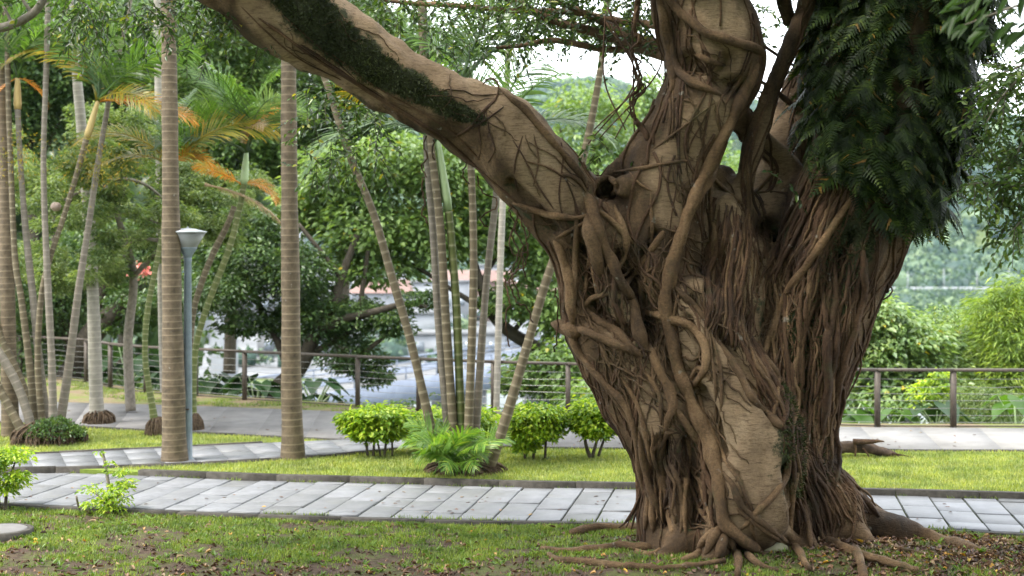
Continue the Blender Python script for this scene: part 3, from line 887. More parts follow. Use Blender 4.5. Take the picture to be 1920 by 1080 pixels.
tree('dark_leaved_tree', 'dark dense tree leaning left behind the fence beside the second thick palm', 'tree', base(480, 32),
     M['darkbark'], [[(470, 790, 20, 32), (520, 730, 18, 32), (560, 690, 16, 32), (590, 630, 13, 32), (620, 580, 10, 32), (640, 520, 8, 32), (670, 440, 6, 32)],
      [(590, 630, 9, 32), (640, 600, 8, 31.6), (700, 585, 7, 31.4), (760, 570, 6, 31.2), (800, 575, 4, 31)],
      [(630, 610, 8, 32), (680, 585, 7, 32), (730, 580, 6, 32), (790, 562, 4, 32)],
      [(545, 705, 9, 32), (520, 640, 7, 32.3), (480, 560, 6, 32.5), (440, 480, 4, 32.5)],
      [(640, 690, 6, 32), (690, 655, 5, 31.8), (740, 615, 3, 31.6), (755, 590, 2, 31.5)],
      [(640, 520, 6, 32), (600, 470, 5, 32), (560, 420, 4, 32)],
      [(590, 660, 7, 32), (665, 610, 6, 32), (680, 540, 5, 32), (690, 470, 4, 32)]],
     M['lf_dark'], [pc(470, 480, 32.5, 100, 60), pc(560, 510, 32, 70, 55), pc(400, 540, 32, 90, 40), pc(740, 600, 31.5, 40, 26), pc(790, 560, 31.3, 35, 20), pc(460, 600, 32, 50, 26), pc(600, 590, 32, 60, 40), pc(680, 590, 32, 45, 40),
                    pc(400, 430, 33, 70, 50), pc(480, 420, 32.5, 50, 40), pc(650, 660, 32, 50, 40), pc(700, 690, 32, 35, 30), pc(560, 600, 33, 70, 40), pc(310, 560, 32, 60, 26)],
     40000, 0.11, 0.5)
tl = tree('leaning_tree', 'old dark tree with a thick trunk leaning right behind the left areca clump', 'tree', base(120, 36),
     M['darkbark'], [[(95, 760, 26, 36), (140, 690, 24, 36), (170, 630, 22, 35.5), (215, 585, 19, 35), (250, 560, 16, 35), (300, 520, 10, 35), (350, 480, 6, 35)],
      [(140, 690, 12, 36), (120, 600, 9, 36), (105, 500, 7, 36), (100, 400, 5, 36)], [(170, 630, 10, 35.5), (200, 520, 8, 35), (230, 440, 5, 35)]],
     M['lf_dark'], [pc(260, 560, 35, 70, 35), pc(230, 600, 35, 45, 25), pc(120, 560, 36, 80, 60), pc(60, 640, 36, 60, 50), pc(300, 500, 35, 80, 40), pc(200, 470, 36, 110, 60), pc(60, 520, 36, 80, 70), pc(300, 430, 36, 80, 50)],
     26000, 0.12, 0.5)
m1 = MB()
bp_ = np.array([W(265 + rng.normal(0, 9), 508 + rng.normal(0, 7), 33.6 + rng.normal(0, .1)) for _ in range(60)])
leaves(m1, bp_, rdir(60), rdir(60), 0.10, 0.09); m1.build('blossom', M['blossom'], tl)

FINE = []
rf_ = np.random.default_rng(41)
for (cx0, cy0, wx0, wy0, Y0, dy0, nn0) in [(150, 300, 95, 70, 27, .8, 15), (250, 400, 95, 60, 27, .8, 15), (70, 430, 70, 80, 27, .8, 13), (390, 390, 80, 60, 27.5, .7, 13), (210, 235, 90, 50, 27.5, .7, 11), (110, 520, 70, 45, 27, .6, 8), (220, 480, 80, 45, 27, .6, 8), (420, 430, 60, 35, 27, .5, 7), (430, 340, 55, 45, 28, .5, 7), (330, 330, 60, 60, 28, .5, 8), (40, 300, 50, 80, 28, .5, 8), (175, 460, 50, 90, 24.9, .25, 12), (165, 300, 50, 70, 24.9, .25, 9), (230, 340, 60, 60, 25, .25, 9)]:
    for _ in range(nn0):
        a0 = rf_.uniform(0, 2 * math.pi); q0 = math.sqrt(rf_.uniform(0, 1))
        s0 = rf_.uniform(16, 34)
        FINE.append(pc(cx0 + wx0 * q0 * math.cos(a0), cy0 + wy0 * q0 * math.sin(a0), Y0 + rf_.normal(0, dy0), s0, s0 * .6))
tree('fine_leaved_tree', 'light feathery tree with fine pale green leaves between the left palms', 'tree', (W(230, 470, 27.5)[0], 27.5, 0.1),
     M['branch'], [[(245, 770, 10, 27.5), (240, 640, 9, 27.5), (250, 520, 8, 27.4), (225, 420, 6, 27.2), (190, 330, 4, 27), (170, 250, 2, 27)],
      [(250, 520, 5, 27.4), (300, 455, 4, 26.5), (215, 450, 2, 26)], [(120, 375, 2.5, 26), (180, 345, 3, 26), (230, 336, 3.5, 26), (270, 345, 3, 26.2), (305, 372, 2.5, 26.4), (330, 400, 2, 26.6)],
      [(165, 443, 2, 26), (215, 462, 3, 26), (260, 452, 3, 26.2), (305, 448, 3, 26.5)], [(210, 395, 2, 26), (260, 405, 2.5, 26), (300, 420, 2, 26)], [(160, 505, 2, 26.4), (205, 497, 2.5, 26.4), (235, 478, 2, 26.4)]],
     M['lf_fine'], FINE, 64000, 0.085, 0.40, sub=20, spread=0.3)
tree('broad_leaved_tree', 'bright broad-leaved tree spreading behind the areca stems', 'tree', base(1075, 34),
     M['darkbark'], [[(1120, 790, 16, 34), (1075, 700, 14, 34), (1010, 655, 13, 33.6), (960, 625, 12, 33.4), (925, 590, 11, 33.3), (900, 530, 9, 33.3), (880, 460, 6, 33.3), (860, 380, 4, 33.3)],
      [(925, 590, 7, 33.3), (850, 545, 5, 33), (780, 500, 4, 33), (720, 470, 3, 33)], [(960, 625, 6, 33.4), (1010, 560, 5, 33.4), (1040, 500, 4, 33.4)],
      [(900, 530, 5, 33.3), (960, 440, 4, 33.3), (1000, 380, 3, 33)], [(940, 780, 5, 33), (985, 720, 5, 33), (1040, 690, 4, 33), (1090, 690, 3, 33)]],
     M['lf_broad'], [pc(640, 320, 33, 70, 55), pc(740, 300, 33, 80, 55), pc(700, 420, 33, 90, 60), pc(840, 310, 33, 80, 60), pc(820, 430, 33, 90, 60), pc(940, 400, 33.5, 80, 70), pc(1010, 480, 33.5, 55, 60), pc(960, 300, 34, 80, 60), pc(700, 500, 33, 80, 30), pc(1040, 580, 33, 50, 60), pc(1060, 690, 32, 60, 60), pc(960, 560, 33, 50, 30), pc(980, 700, 32, 40, 40), pc(580, 380, 33.5, 50, 60), pc(1120, 740, 30, 60, 40)],
     36000, 0.17, 0.52, sub=12, spread=0.24)
tree('pale_crowned_tree', 'pale airy tree seen through the fork of the banyan', 'tree', base(1130, 46),
     M['darkbark'], [[(1130, 620, 12, 46), (1135, 480, 10, 46), (1120, 350, 7, 46), (1110, 230, 3, 46)], [(1135, 420, 6, 46), (1180, 320, 4, 46), (1190, 240, 2, 46)], [(1130, 400, 6, 46), (1070, 310, 4, 46), (1050, 240, 2, 46)]],
     M['lf_broad'], [pc(1090, 190, 46, 60, 40), pc(1180, 230, 46, 70, 55), pc(1060, 270, 46, 70, 45), pc(1140, 320, 46, 90, 50), pc(1230, 170, 46, 40, 40), pc(1050, 360, 46, 80, 50), pc(1180, 400, 46, 80, 60), pc(1340, 330, 46, 70, 60), pc(1000, 340, 46, 60, 50)],
     12000, 0.2, 0.55, sub=10, spread=0.26)
dk = [('tall dark tree behind the leftmost thick palm trunk', 60, 40, [pc(40, 60, 40, 120, 80), pc(120, 130, 40, 100, 70), pc(30, 200, 40, 90, 70)]),
      ('tall dark tree between the first thick palm and the lone grey palm', 230, 41, [pc(220, 60, 41, 110, 70), pc(260, 150, 41, 80, 60), pc(170, 180, 41, 90, 50), pc(250, 260, 41, 100, 50)]),
      ('tall dark tree filling the gap between the two thick palm trunks', 430, 39, [pc(420, 60, 39, 110, 70), pc(480, 150, 39, 90, 60), pc(380, 170, 39, 80, 60), pc(440, 260, 39, 110, 60), pc(380, 330, 39, 80, 60)]),
      ('tall dark tree under the long left limb of the banyan', 640, 40, [pc(600, 180, 40, 90, 60), pc(680, 260, 40, 90, 50), pc(570, 280, 40, 80, 60), pc(700, 100, 40, 100, 60)])]
for lb, px, Y, cl in dk:
    tree('forest_tree', lb, 'tree', base(px, Y), M['darkbark'],
         [[(px, 700, 12, Y), (px + 5, 500, 10, Y), (px - 5, 300, 8, Y), (px + 5, 150, 5, Y), (px, 20, 3, Y)], [(px, 330, 5, Y), (px + 50, 230, 3, Y), (px + 80, 150, 2, Y)], [(px, 360, 5, Y), (px - 50, 260, 3, Y), (px - 70, 180, 2, Y)]],
         M['lf_dark'] if px != 430 else M['lf_mid'], cl, 24000, 0.17, 0.5, 'tall trees of the wood on the left', sub=18, spread=0.26)
tree('upper_tree', 'green tree behind the upper banyan branches', 'tree', base(820, 38), M['darkbark'],
     [[(830, 700, 10, 38), (820, 400, 8, 38), (800, 200, 5, 38), (790, 60, 3, 38)], [(820, 300, 4, 38), (870, 180, 3, 38), (900, 80, 2, 38)]],
     M['lf_mid'], [pc(760, 60, 38, 90, 60), pc(830, 100, 38, 60, 40), pc(760, 150, 38, 70, 40)], 6000, 0.14, 0.5, sub=14, spread=0.26)
# right side
tree('kapok_sapling', 'light green broad-leaved tree just behind the fence right of the banyan', 'tree', base(1670, 29.5), M['darkbark'],
     [[(1690, 830, 5, 29.5), (1688, 720, 4.5, 29.5), (1670, 650, 3.5, 29.5), (1650, 580, 2.5, 29.5)], [(1688, 740, 3, 29.5), (1730, 690, 2.4, 29.3), (1770, 650, 1.6, 29.2)], [(1686, 760, 3, 29.5), (1640, 720, 2.4, 29.3), (1610, 690, 1.6, 29.2)]],
     M['lf_pale'], [pc(1650, 590, 29.5, 55, 35), pc(1700, 630, 29.5, 70, 45), pc(1640, 670, 29.5, 70, 50), pc(1730, 690, 29.5, 70, 40), pc(1590, 640, 29.5, 40, 60), pc(1660, 740, 29, 80, 35), pc(1780, 740, 29, 50, 40)],
     14000, 0.16, 0.5, sub=12, spread=0.26)
tree('grey_green_shrub', 'rounded grey-green shrub between the sapling and the bamboo behind the fence', 'shrub', base(1810, 30.5), M['darkbark'],
     [[(1815, 840, 5, 30.5), (1812, 740, 4, 30.5), (1800, 650, 3, 30.5)], [(1812, 740, 3, 30.5), (1840, 680, 2, 30.5)]],
     M['lf_pale'], [pc(1800, 640, 30.5, 60, 50), pc(1840, 700, 30, 60, 50), pc(1770, 600, 31, 40, 30), pc(1860, 760, 29, 70, 40)], 16000, 0.09, 0.45)
bam = tree('bamboo_clump', 'feathery yellow-green bamboo at the right edge behind the fence', 'bamboo', base(1885, 29.5), M['lf_bamboo'],
     [[(1870, 840, 3, 29.5), (1880, 700, 2.5, 29.5), (1865, 600, 2, 29.5), (1850, 560, 1, 29.5)]] + [[(1875 + a, 840, 3, 29.5 + b), (1885 + a, 700, 2.5, 29.5 + b), (1890 + 2 * a, 610, 1.5, 29.5 + b)] for a, b in ((10, .2), (22, -.1), (36, .3), (-8, .4), (48, 0))],
     M['lf_bamboo'], [pc(1870, 580, 29.5, 50, 30), pc(1910, 560, 29.5, 40, 40), pc(1900, 640, 29.2, 60, 50), pc(1890, 710, 29, 60, 40), pc(1940, 640, 29.5, 40, 70)], 12000, 0.19, 0.13, sub=16, spread=0.3, flat=0.2)
tree('fern_leaved_shrub', 'low feathery shrub behind the fence under the bamboo', 'shrub', base(1830, 28), None, [],
     M['lf_fine'], [pc(1830, 740, 27.8, 60, 25), pc(1850, 785, 27.4, 60, 22), pc(1780, 790, 27.5, 40, 18), pc(1890, 760, 27.6, 40, 30)], 6000, 0.1, 0.16, crown='foliage', sub=16)
tree('golden_shrub', 'small yellow-leaved shrub behind the fence between two posts right of the banyan', 'shrub', base(1745, 27), None, [],
     M['lf_lime'], [pc(1740, 730, 26.8, 35, 20), pc(1770, 710, 26.8, 20, 22), pc(1725, 750, 26.7, 25, 14)], 900, 0.1, 0.5, crown='foliage')
cov = MB()
cx = rng.uniform(-14, 16, 1200); cyy = fence_y(cx) + rng.uniform(0.8, 7, 1200)
cov_cl = [(np.array([x, y, float(terrain_z(np.array(x), np.array(y))) + 0.25]), np.array([0.7, 0.7, 0.4])) for x, y in zip(cx[:260], cyy[:260])]
foliage(cov, cov_cl, 26000, 0.13, 0.45, 14)
tag(cov.build('ground_cover', M['lf_mid']), 'tangled green undergrowth on the slope behind the fence', 'undergrowth', kind='stuff')

n = 420
wx = rng.uniform(-48, -3, n); wy = rng.uniform(46, 74, n); wz = rng.uniform(-4, 15, n)
px_ = 960 + wx / wy * F; py_ = PY0 - (wz - HC) / wy * F
k_ = (px_ < 330) | (py_ < 400 - np.clip((px_ - 600) * .9, 0, 400))
k_ &= (px_ < 690)
wp = np.c_[wx, wy, wz][k_]
wood_mass('hillside_wood', wp, rng.uniform(1.3, 2.4, len(wp)), 110, ('dark wood filling the hillside behind the palms at the left', 'wood'), M['lf_dark'], 0.34)
n = 260
wx = rng.uniform(-26, 30, n); wy = rng.uniform(-26, -10, n); wz = rng.uniform(0.5, 12, n)
wood_mass('light_blocking_wood', np.c_[wx, wy, wz], rng.uniform(1.6, 2.8, n), 60, ('unseen wood added behind the viewpoint to hold back light on the banyan', 'wood'), M['lf_dark'], 0.5)  # added out of view behind the camera to cut front sky light on the trunk
# elephant ears
def ear_leaf(mb, P, D, N, L):
    D = unit(D); S = unit(np.cross(D, N)); N2 = np.cross(S, D)
    out = [(-0.22, 0.2), (-0.25, 0.34), (0.0, 0.46), (0.3, 0.42), (0.62, 0.25), (1.0, 0.0)]
    pts = [P + D * L * 0.0]
    rim = [P + D * L * a + S * L * b + N2 * L * (0.12 * b - 0.25 * max(a, 0) ** 2) for a, b in out] 
    rim2 = [P + D * L * a - S * L * b + N2 * L * (0.12 * b - 0.25 * max(a, 0) ** 2) for a, b in out[:-1]][::-1]
    allp = [P] + rim + rim2
    nn = len(allp)
    mb.add(np.array(allp), [(0, i, i + 1) for i in range(1, nn - 1)])
def ear_plant(px, py, Y, n, L, mat, label, seed):
    r = np.random.default_rng(seed)
    b = W(px, py, Y)
    t = thing('elephant_ear_plant', b, label, 'plant', 'elephant ear plants behind the fence')
    for i in range(n):
        a = 2 * math.pi * i / n + r.uniform(-.3, .3)
        h = r.uniform(0.5, 1.0) * L * 1.5
        tip = b + np.array([math.cos(a) * L * 0.7, math.sin(a) * L * 0.5, h])
        m1 = MB(); tube(m1, catmull([b, b + (tip - b) * 0.5 + [0, 0, 0.12 * L], tip], n=4), 0.018, 5)
        m1.build('stalk', M['shaft'], t)
        m1 = MB(); ear_leaf(m1, tip, np.array([math.cos(a), math.sin(a), -0.5]), np.array([math.cos(a) * .4, math.sin(a) * .4, 1]), L * r.uniform(.75, 1.15))
        m1.build('leaf', mat, t)
for a in [(1580, 830, 26.4, 8, 0.5, 'lf_ear', 'bright elephant ear plant beside the banyan trunk behind the fence', 1),
          (1668, 835, 26.6, 8, 0.45, 'lf_ear', 'bright elephant ear plant behind the fence post right of the banyan', 2),
          (1755, 815, 26.6, 5, 0.5, 'lf_eardark', 'dark upright elephant ear between the two right fence posts', 3),
          (1905, 815, 26.4, 5, 0.5, 'lf_ear', 'elephant ear plant at the right edge of the fence', 9),
          (480, 775, 31.2, 9, 0.55, 'lf_eardark', 'dark elephant ear left of the second thick palm behind the fence', 4),
          (590, 780, 30.8, 9, 0.55, 'lf_eardark', 'dark elephant ear right of the second thick palm behind the fence', 5),
          (240, 735, 33.8, 10, 0.7, 'lf_eardark', 'tall dark elephant ear behind the fence left of the lamp post', 6),
          (300, 760, 33, 9, 0.5, 'lf_eardark', 'dark elephant ear behind the first thick palm', 7),
          (390, 765, 32, 8, 0.5, 'lf_eardark', 'dark elephant ear just right of the lamp post behind the fence', 8)]:
    ear_plant(a[0], a[1], a[2], a[3], a[4], M[a[5]], a[6], a[7])

# ------------------------------------------------------------------ cable fence
fn = thing('cable_fence', (0, 27, 0.1), 'brown post and cable fence along the far edge of the park road', 'fence')
post_x = [-13.6, -12.3, -11.3, -10.2, -9.2, -8.1, -6.85, -5.64, -4.4, -3.1, -1.83, -0.36, 1.05, 2.41, 3.77, 5.13, 6.49, 7.83, 9.2, 10.5, 11.9, 13.2, 14.6, 16.0]
PO = np.array([[x, float(fence_y(x))] for x in post_x])
for x, y in PO:
    m1 = MB(); w_ = 0.046
    box(m1, (x - w_, y - w_, 0.05), (x + w_, y + w_, 1.10)); m1.build('fence_post', M['metal_post'], fn)
for (x0, y0), (x1, y1) in zip(PO[:-1], PO[1:]):
    a, b = np.array([x0, y0]), np.array([x1, y1]); d = unit(b - a); nn_ = np.array([-d[1], d[0]])
    m1 = MB(); prism(m1, [a - nn_ * 0.055 + d * 0.002, b - nn_ * 0.055 - d * 0.002, b + nn_ * 0.055 - d * 0.002, a + nn_ * 0.055 + d * 0.002], 1.103, 1.155, True)
    m1.build('top_rail', M['metal_post'], fn)
for k_ in range(7):
    zc = 0.20 + k_ * 0.128
    m1 = MB()
    P = []
    for (x0, y0), (x1, y1) in zip(PO[:-1], PO[1:]):
        P.append((x0, y0 - 0.0, zc)); P.append(((x0 + x1) / 2, (y0 + y1) / 2, zc - 0.012 * ((k_ * 7) % 3)))
    P.append((*PO[-1], zc))
    tube(m1, P, 0.0045, 5); m1.build('cable', M['cable'], fn)
m1 = MB(); tube(m1, [(x, y, 0.135) for x, y in PO], 0.014, 6); m1.build('bottom_rail', M['metal_post'], fn)

# ------------------------------------------------------------------ palms
def stem(mb, pts, Y, gap, sides=12, ringdepth=0.05, dz=None):
    """pts: (px, py, rpx). A ringed palm stem."""
    P = catmull(np.array([(p[0], p[1], p[2]) for p in pts], float), step=14)
    X = np.array([W(p[0], p[1], Y) for p in P])
    if dz: X[:, 1] += np.linspace(0, dz, len(X))
    R = P[:, 2] * Y / F
    d = np.r_[0, np.cumsum(np.linalg.norm(np.diff(X, axis=0), axis=1))]
    s, at, rr = [], [], []
    t = 0.0
    while t < d[-1]:
        g = gap * random.uniform(0.8, 1.2)
        for u, a, k in ((0.0, 0.55, 1.0), (0.05, 1.0, 1.0 + ringdepth * .12), (0.11, 0.8, 1.0 + ringdepth * .1), (0.2, 0.1, 1.0), (0.55, 0.0, 1.0 - ringdepth * 0.12), (0.9, 0.0, 1.0)):
            s.append(t + u * g); at.append(a * random.uniform(0.35, 1.0)); rr.append(k)
        t += g
    s = np.array(s); m_ = s <= d[-1]
    s = s[m_]; at = np.array(at)[m_]; rr = np.array(rr)[m_]
    XX = np.c_[[np.interp(s, d, X[:, i]) for i in range(3)]].T
    RR = np.interp(s, d, R) * rr
    RR = RR * (1 + .025 * np.sin(s * 3.1 + random.uniform(0, 6)) + .015 * np.sin(s * 7.7))
    tube(mb, XX, RR, sides, attr=at)

def frond(parent, base_, az, el0, el1, L, mat, nl=42, ll=0.6, lw=0.032, hang=0.3, name='frond', start=0.13, side_bias=0.0, seed=None, dens=1.0, twist=None):
    r = np.random.default_rng(seed if seed is not None else rng.integers(1 << 30))
    n = 14
    t = np.linspace(0, 1, n)
    el = np.radians(el0 + (el1 - el0) * t ** 1.25)
    az_ = math.radians(az) + np.linspace(0, r.normal(0, 0.12), n)
    d = np.c_[np.cos(az_) * np.cos(el), np.sin(az_) * np.cos(el), np.sin(el)]
    P = np.vstack([base_, base_ + np.cumsum(d[:-1] * L / (n - 1), axis=0)])
    mb = MB()
    tube(mb, P, np.r_[0.045, np.linspace(0.024, 0.004, n - 1)] * (L / 1.8), 5)
    nl = int(nl * dens)
    tt = np.linspace(start, 0.985, nl)
    B = np.c_[[np.interp(tt, t, P[:, i]) for i in range(3)]].T
    Td = unit(np.c_[[np.interp(tt, t, d[:, i]) for i in range(3)]].T)
    upv = np.array([0, 0, 1.0])
    S = unit(np.cross(Td, upv) + 1e-6)
    Up = np.cross(S, Td)
    if twist is None: twist = float(r.choice([-1, 1]) * r.uniform(25, 70))
    tw_ = np.radians(np.interp(tt, [start, 1], [twist * 0.6, twist]))[:, None]
    S, Up = S * np.cos(tw_) + Up * np.sin(tw_), Up * np.cos(tw_) - S * np.sin(tw_)
    for sgn in (-1, 1):
        ph = np.radians(np.interp(tt, [start, 1], [62, 24]) + r.normal(0, 4, nl))[:, None]
        lift = 0.28 + side_bias * sgn
        Dl = unit(Td * np.cos(ph) + sgn * S * np.sin(ph) * 0.95 + Up * lift * np.sin(ph) + r.normal(0, 0.04, (nl, 3)))
        prof = np.clip(np.sin(np.pi * np.clip((tt - start) / (1 - start) * 0.86 + 0.12, 0, 1)), 0.05, 1) ** 0.55
        l = (ll * prof * r.uniform(0.88, 1.1, nl))[:, None] * (L / 1.8)
        p1 = B + Dl * l * 0.5 - upv * l * 0.06 * hang * 2
        D2 = unit(Dl - upv * hang)
        p2 = p1 + D2 * l * 0.32
        D3 = unit(D2 - upv * hang)
        p3 = p2 + D3 * l * 0.24
        wv = Td * (lw * 0.5 * (L / 1.8))
        V = np.stack([B - wv * 0.6, B + wv * 0.6, p1 - wv, p1 + wv, p2 - wv * 0.7, p2 + wv * 0.7, p3], 1)
        bi = np.arange(nl)[:, None, None] * 7
        off = mb.n
        mb.add(V.reshape(-1, 3), (bi + np.array([[[0, 1, 3, 2], [2, 3, 5, 4]]])).reshape(-1, 4))
        mb.more((bi + np.array([[[4, 5, 6]]])).reshape(-1, 3), off)
    return mb.build(name, mat, parent)

def shaft(parent, p0, p1, r0, r1, mat):
    m1 = MB(); t = np.linspace(0, 1, 7)[:, None]
    P = np.asarray(p0) * (1 - t) + np.asarray(p1) * t
    tube(m1, P, np.interp(t[:, 0], [0, 0.15, 0.6, 1], [r0, r0 * 1.2, r0 * 1.0, r1]), 10)
    m1.build('crownshaft', mat, parent, smooth=True)

def crown(parent, top, L, specs):
    for az, e0, e1, k, mat in specs:
        frond(parent, np.asarray(top), az, e0, e1, L * k, M[mat])

def ring_crown(parent, top, L, n, mats, seed, e=(70, 15), e1=(-10, -60)):
    r = np.random.default_rng(seed)
    for i in range(n):
        az = 360 * i / n + r.uniform(-18, 18)
        e0 = r.uniform(*sorted(e)); 
        frond(parent, np.asarray(top), az, e0, r.uniform(*sorted(e1)), L * r.uniform(.85, 1.15), M[mats[i % len(mats)]])

def palm(name, label, pts, Y, gap, mat, group=None, sides=14, depth=0.05, root=None, cat='palm tree'):
    b = W(pts[0][0], pts[0][1], Y)
    t = thing(name, (b[0], b[1], 0.1), label, cat, group)
    m1 = MB(); stem(m1, pts, Y, gap, sides, depth); m1.build('trunk', mat, t, smooth=True, attr='ring')
    return t, W(pts[-1][0], pts[-1][1], Y)

def root_ball(parent, c, r, h, mat, n=120, seed=0):
    rr = np.random.default_rng(seed)
    m1 = MB()
    V = ICV.copy()
    for i in range(n):
        a = rr.uniform(0, 2 * math.pi); q = rr.uniform(0.1, 0.55)
        p0 = np.array(c) + [math.cos(a) * r * q, math.sin(a) * r * q, h * rr.uniform(0.75, 1.05)]
        q2 = rr.uniform(0.75, 1.15); a2 = a + rr.normal(0, 0.3)
        p2 = np.array(c) + [math.cos(a2) * r * q2, math.sin(a2) * r * q2, -0.03]
        pm = (p0 + p2) / 2 + [math.cos(a) * r * 0.22, math.sin(a) * r * 0.22, h * 0.15]
        tube(m1, catmull([p0, pm, p2], n=3), rr.uniform(0.008, 0.02), 4)
    lathe(m1, [(0.02, h * 0.95), (r * 0.5, h * 0.85), (r * 0.82, h * 0.45), (r * 0.98, -0.05)], c, 12)
    m1.build('root_ball', mat, parent)

M['rootball'] = plain('fibrous_root_ball', (0.035, 0.024, 0.016), (0.12, 0.085, 0.055), 25, 0.95, 0.15, 0.5)

tall_specs = ['frond', 'frond', 'frondyel']
p, top = palm('palm_tree', 'thick ringed palm trunk standing in front of the lamp post', [(328, 871, 27), (327, 840, 24), (326, 800, 22.5), (325, 700, 20.5), (322, 540, 18.3), (319, 270, 15.2), (316, 0, 14), (313, -420, 13)], 21.0, 0.105, M['palm'], 'thick ringed palm trunks', 22, 0.035)
ring_crown(p, top, 3.0, 9, tall_specs, 11)
p, top = palm('palm_tree', 'thick ringed palm trunk right of the lamp post, passing behind the long banyan limb', [(549, 860, 24.5), (549, 835, 22), (548, 800, 20), (546, 700, 18.5), (545, 540, 17.4), (543, 400, 16), (542, 270, 15), (541, 110, 14), (540, -420, 12)], 21.4, 0.115, M['palm'], 'thick ringed palm trunks', 22, 0.035)
ring_crown(p, top, 3.0, 9, tall_specs, 12)
p, top = palm('palm_tree', 'pale grey palm trunk with a fibrous foot on the grass left of the curved palm', [(183, 790, 16), (181, 760, 13.5), (179, 700, 12.8), (175, 570, 11.5), (166, 400, 11), (152, 230, 9.5), (140, 60, 8.5), (134, -320, 8)], 25.8, 0.11, M['palmgrey'], 'thick ringed palm trunks', 16, 0.04)
root_ball(p, (W(185, 470, 25.8)[0], 25.8, 0.1), 0.27, 0.24, M['rootball'], seed=3)
ring_crown(p, top, 2.8, 8, tall_specs, 13)
p, top = palm('palm_tree', 'slim pale palm trunk half hidden behind the first thick palm', [(308, 735, 8), (304, 600, 7.6), (301, 450, 7.6), (298, 200, 8), (295, 0, 7.5), (293, -300, 7)], 29, 0.13, M['palmgrey'], 'thick ringed palm trunks', 12)
ring_crown(p, top, 2.8, 8, tall_specs, 14)
p, top = palm('palm_tree', 'stout brown palm trunk at the left edge of the picture', [(20, 826, 18), (19, 780, 16.5), (17, 700, 15), (14, 540, 13.8), (8, 300, 11.5), (3, 120, 10.5), (-4, -240, 9)], 24, 0.11, M['palm'], 'thick ringed palm trunks', 18)
ring_crown(p, top, 2.8, 8, tall_specs, 15)
p, top = palm('palm_tree', 'thin grey palm stem rising behind the upper bend of the banyan limb', [(930, 800, 6.5), (938, 500, 6.5), (948, 250, 6), (952, 100, 5.6), (955, -200, 5)], 27, 0.13, M['palmgrey'], 'thick ringed palm trunks', 10)
ring_crown(p, top, 2.4, 7, tall_specs, 16)

# left areca clump: one plant, many stems
YL = 23.6
cl = thing('areca_palm_clump', (W(90, 470, YL)[0], YL, 0.1), 'clump of slender areca palm stems on a mossy root mound at the left', 'palm clump')
def cstem(parent, pts, Y, mat, gap=0.12, dz=0.0, depth=0.05):
    m1 = MB(); stem(m1, pts, Y, gap, 10, depth, dz); m1.build('stem', mat, parent, smooth=True, attr='ring')
    e = W(pts[-1][0], pts[-1][1], Y); e[1] += dz
    return e
cstem(cl, [(68, 800, 8), (55, 680, 7), (40, 560, 6), (28, 480, 5.6), (20, 300, 5), (15, 150, 5), (10, -150, 5)], YL - .1, M['areca'])
eB = cstem(cl, [(90, 800, 7.5), (74, 680, 7), (62, 560, 7), (48, 430, 6), (38, 300, 5), (33, 205, 5)], YL, M['arecagrey'])
eA = cstem(cl, [(80, 800, 6.5), (71, 680, 6), (77, 560, 5.5), (92, 490, 5), (115, 420, 5), (140, 340, 5), (163, 258, 5.6)], YL - .2, M['areca'])
cstem(cl, [(100, 805, 8), (97, 680, 7), (90, 540, 6.5), (83, 380, 5.6), (82, 270, 5), (87, 120, 5.4), (94, -150, 5)], YL - .3, M['arecagrey'])
eD = cstem(cl, [(112, 800, 8.5), (130, 680, 8), (148, 540, 6.8), (165, 430, 6), (180, 330, 5.5), (195, 240, 5), (210, 160, 4.5), (238, 35, 4), (255, -60, 4)], YL + .1, M['arecagrey'])
cstem(cl, [(62, 810, 9), (38, 735, 8.5), (5, 672, 8), (-45, 600, 8), (-90, 500, 7)], YL - .4, M['arecagrey'])
cstem(cl, [(45, 815, 9), (18, 765, 8), (-14, 705, 8), (-60, 600, 7)], YL - .5, M['areca'])
cstem(cl, [(70, 800, 8), (40, 715, 7), (6, 640, 7), (-40, 540, 7)], YL + .3, M['areca'])
root_ball(cl, (W(92, 470, YL - .3)[0], YL - .3, 0.08), 0.56, 0.36, M['rootball'], 300, 5)
m1 = MB(); mc = np.array([W(105, 470, YL - .5)[0], YL - .55, 0.2])
a = rng.uniform(0, 2 * math.pi, 1500); q = np.sqrt(rng.uniform(0, 1, 1500)) * 0.5
Pm = mc + np.c_[np.cos(a) * q, np.sin(a) * q * .7, 0.05 + 0.24 * (1 - (q / .5) ** 2) + rng.normal(0, .03, 1500)]
leaves(m1, Pm, unit(rdir(1500) + [0, -.3, .3]), unit(rdir(1500) + [0, 0, 1]), 0.06, 0.035); m1.build('ivy', M['lf_dark'], cl)
sh = W(33, 145, YL); shaft(cl, eB, sh, 0.055, 0.035, M['shaft_orange'])
crown(cl, sh, 1.9, [(20, 78, -10, 1, 'frond'), (70, 82, 30, .9, 'frond'), (175, 62, -30, .9, 'frond'), (250, 70, -20, .9, 'frondblue'), (330, 66, -25, 1, 'frond'), (0, -20, -85, .38, 'frondora'), (180, -30, -85, .4, 'frondora'), (300, 84, 30, 1.1, 'frond'), (215, 80, 10, 1, 'frond'), (120, 60, -20, 1, 'frond')])
sh = W(184, 188, YL - .2); shaft(cl, eA, sh, 0.05, 0.03, M['shaft_orange'])
crown(cl, sh, 1.9, [(170, 72, -45, 1.12, 'frondyel'), (350, 46, 0, 1.0, 'frond'), (60, 80, 20, 1, 'frond'), (20, 62, -15, .9, 'frond'), (300, 75, 0, .8, 'frondblue'), (5, 2, -30, .85, 'frondora'), (120, 60, -10, .9, 'frondyel'), (335, 20, -60, .7, 'frondyel'), (30, 55, -5, 1.0, 'frond'), (160, 80, -10, 1.1, 'frond')])
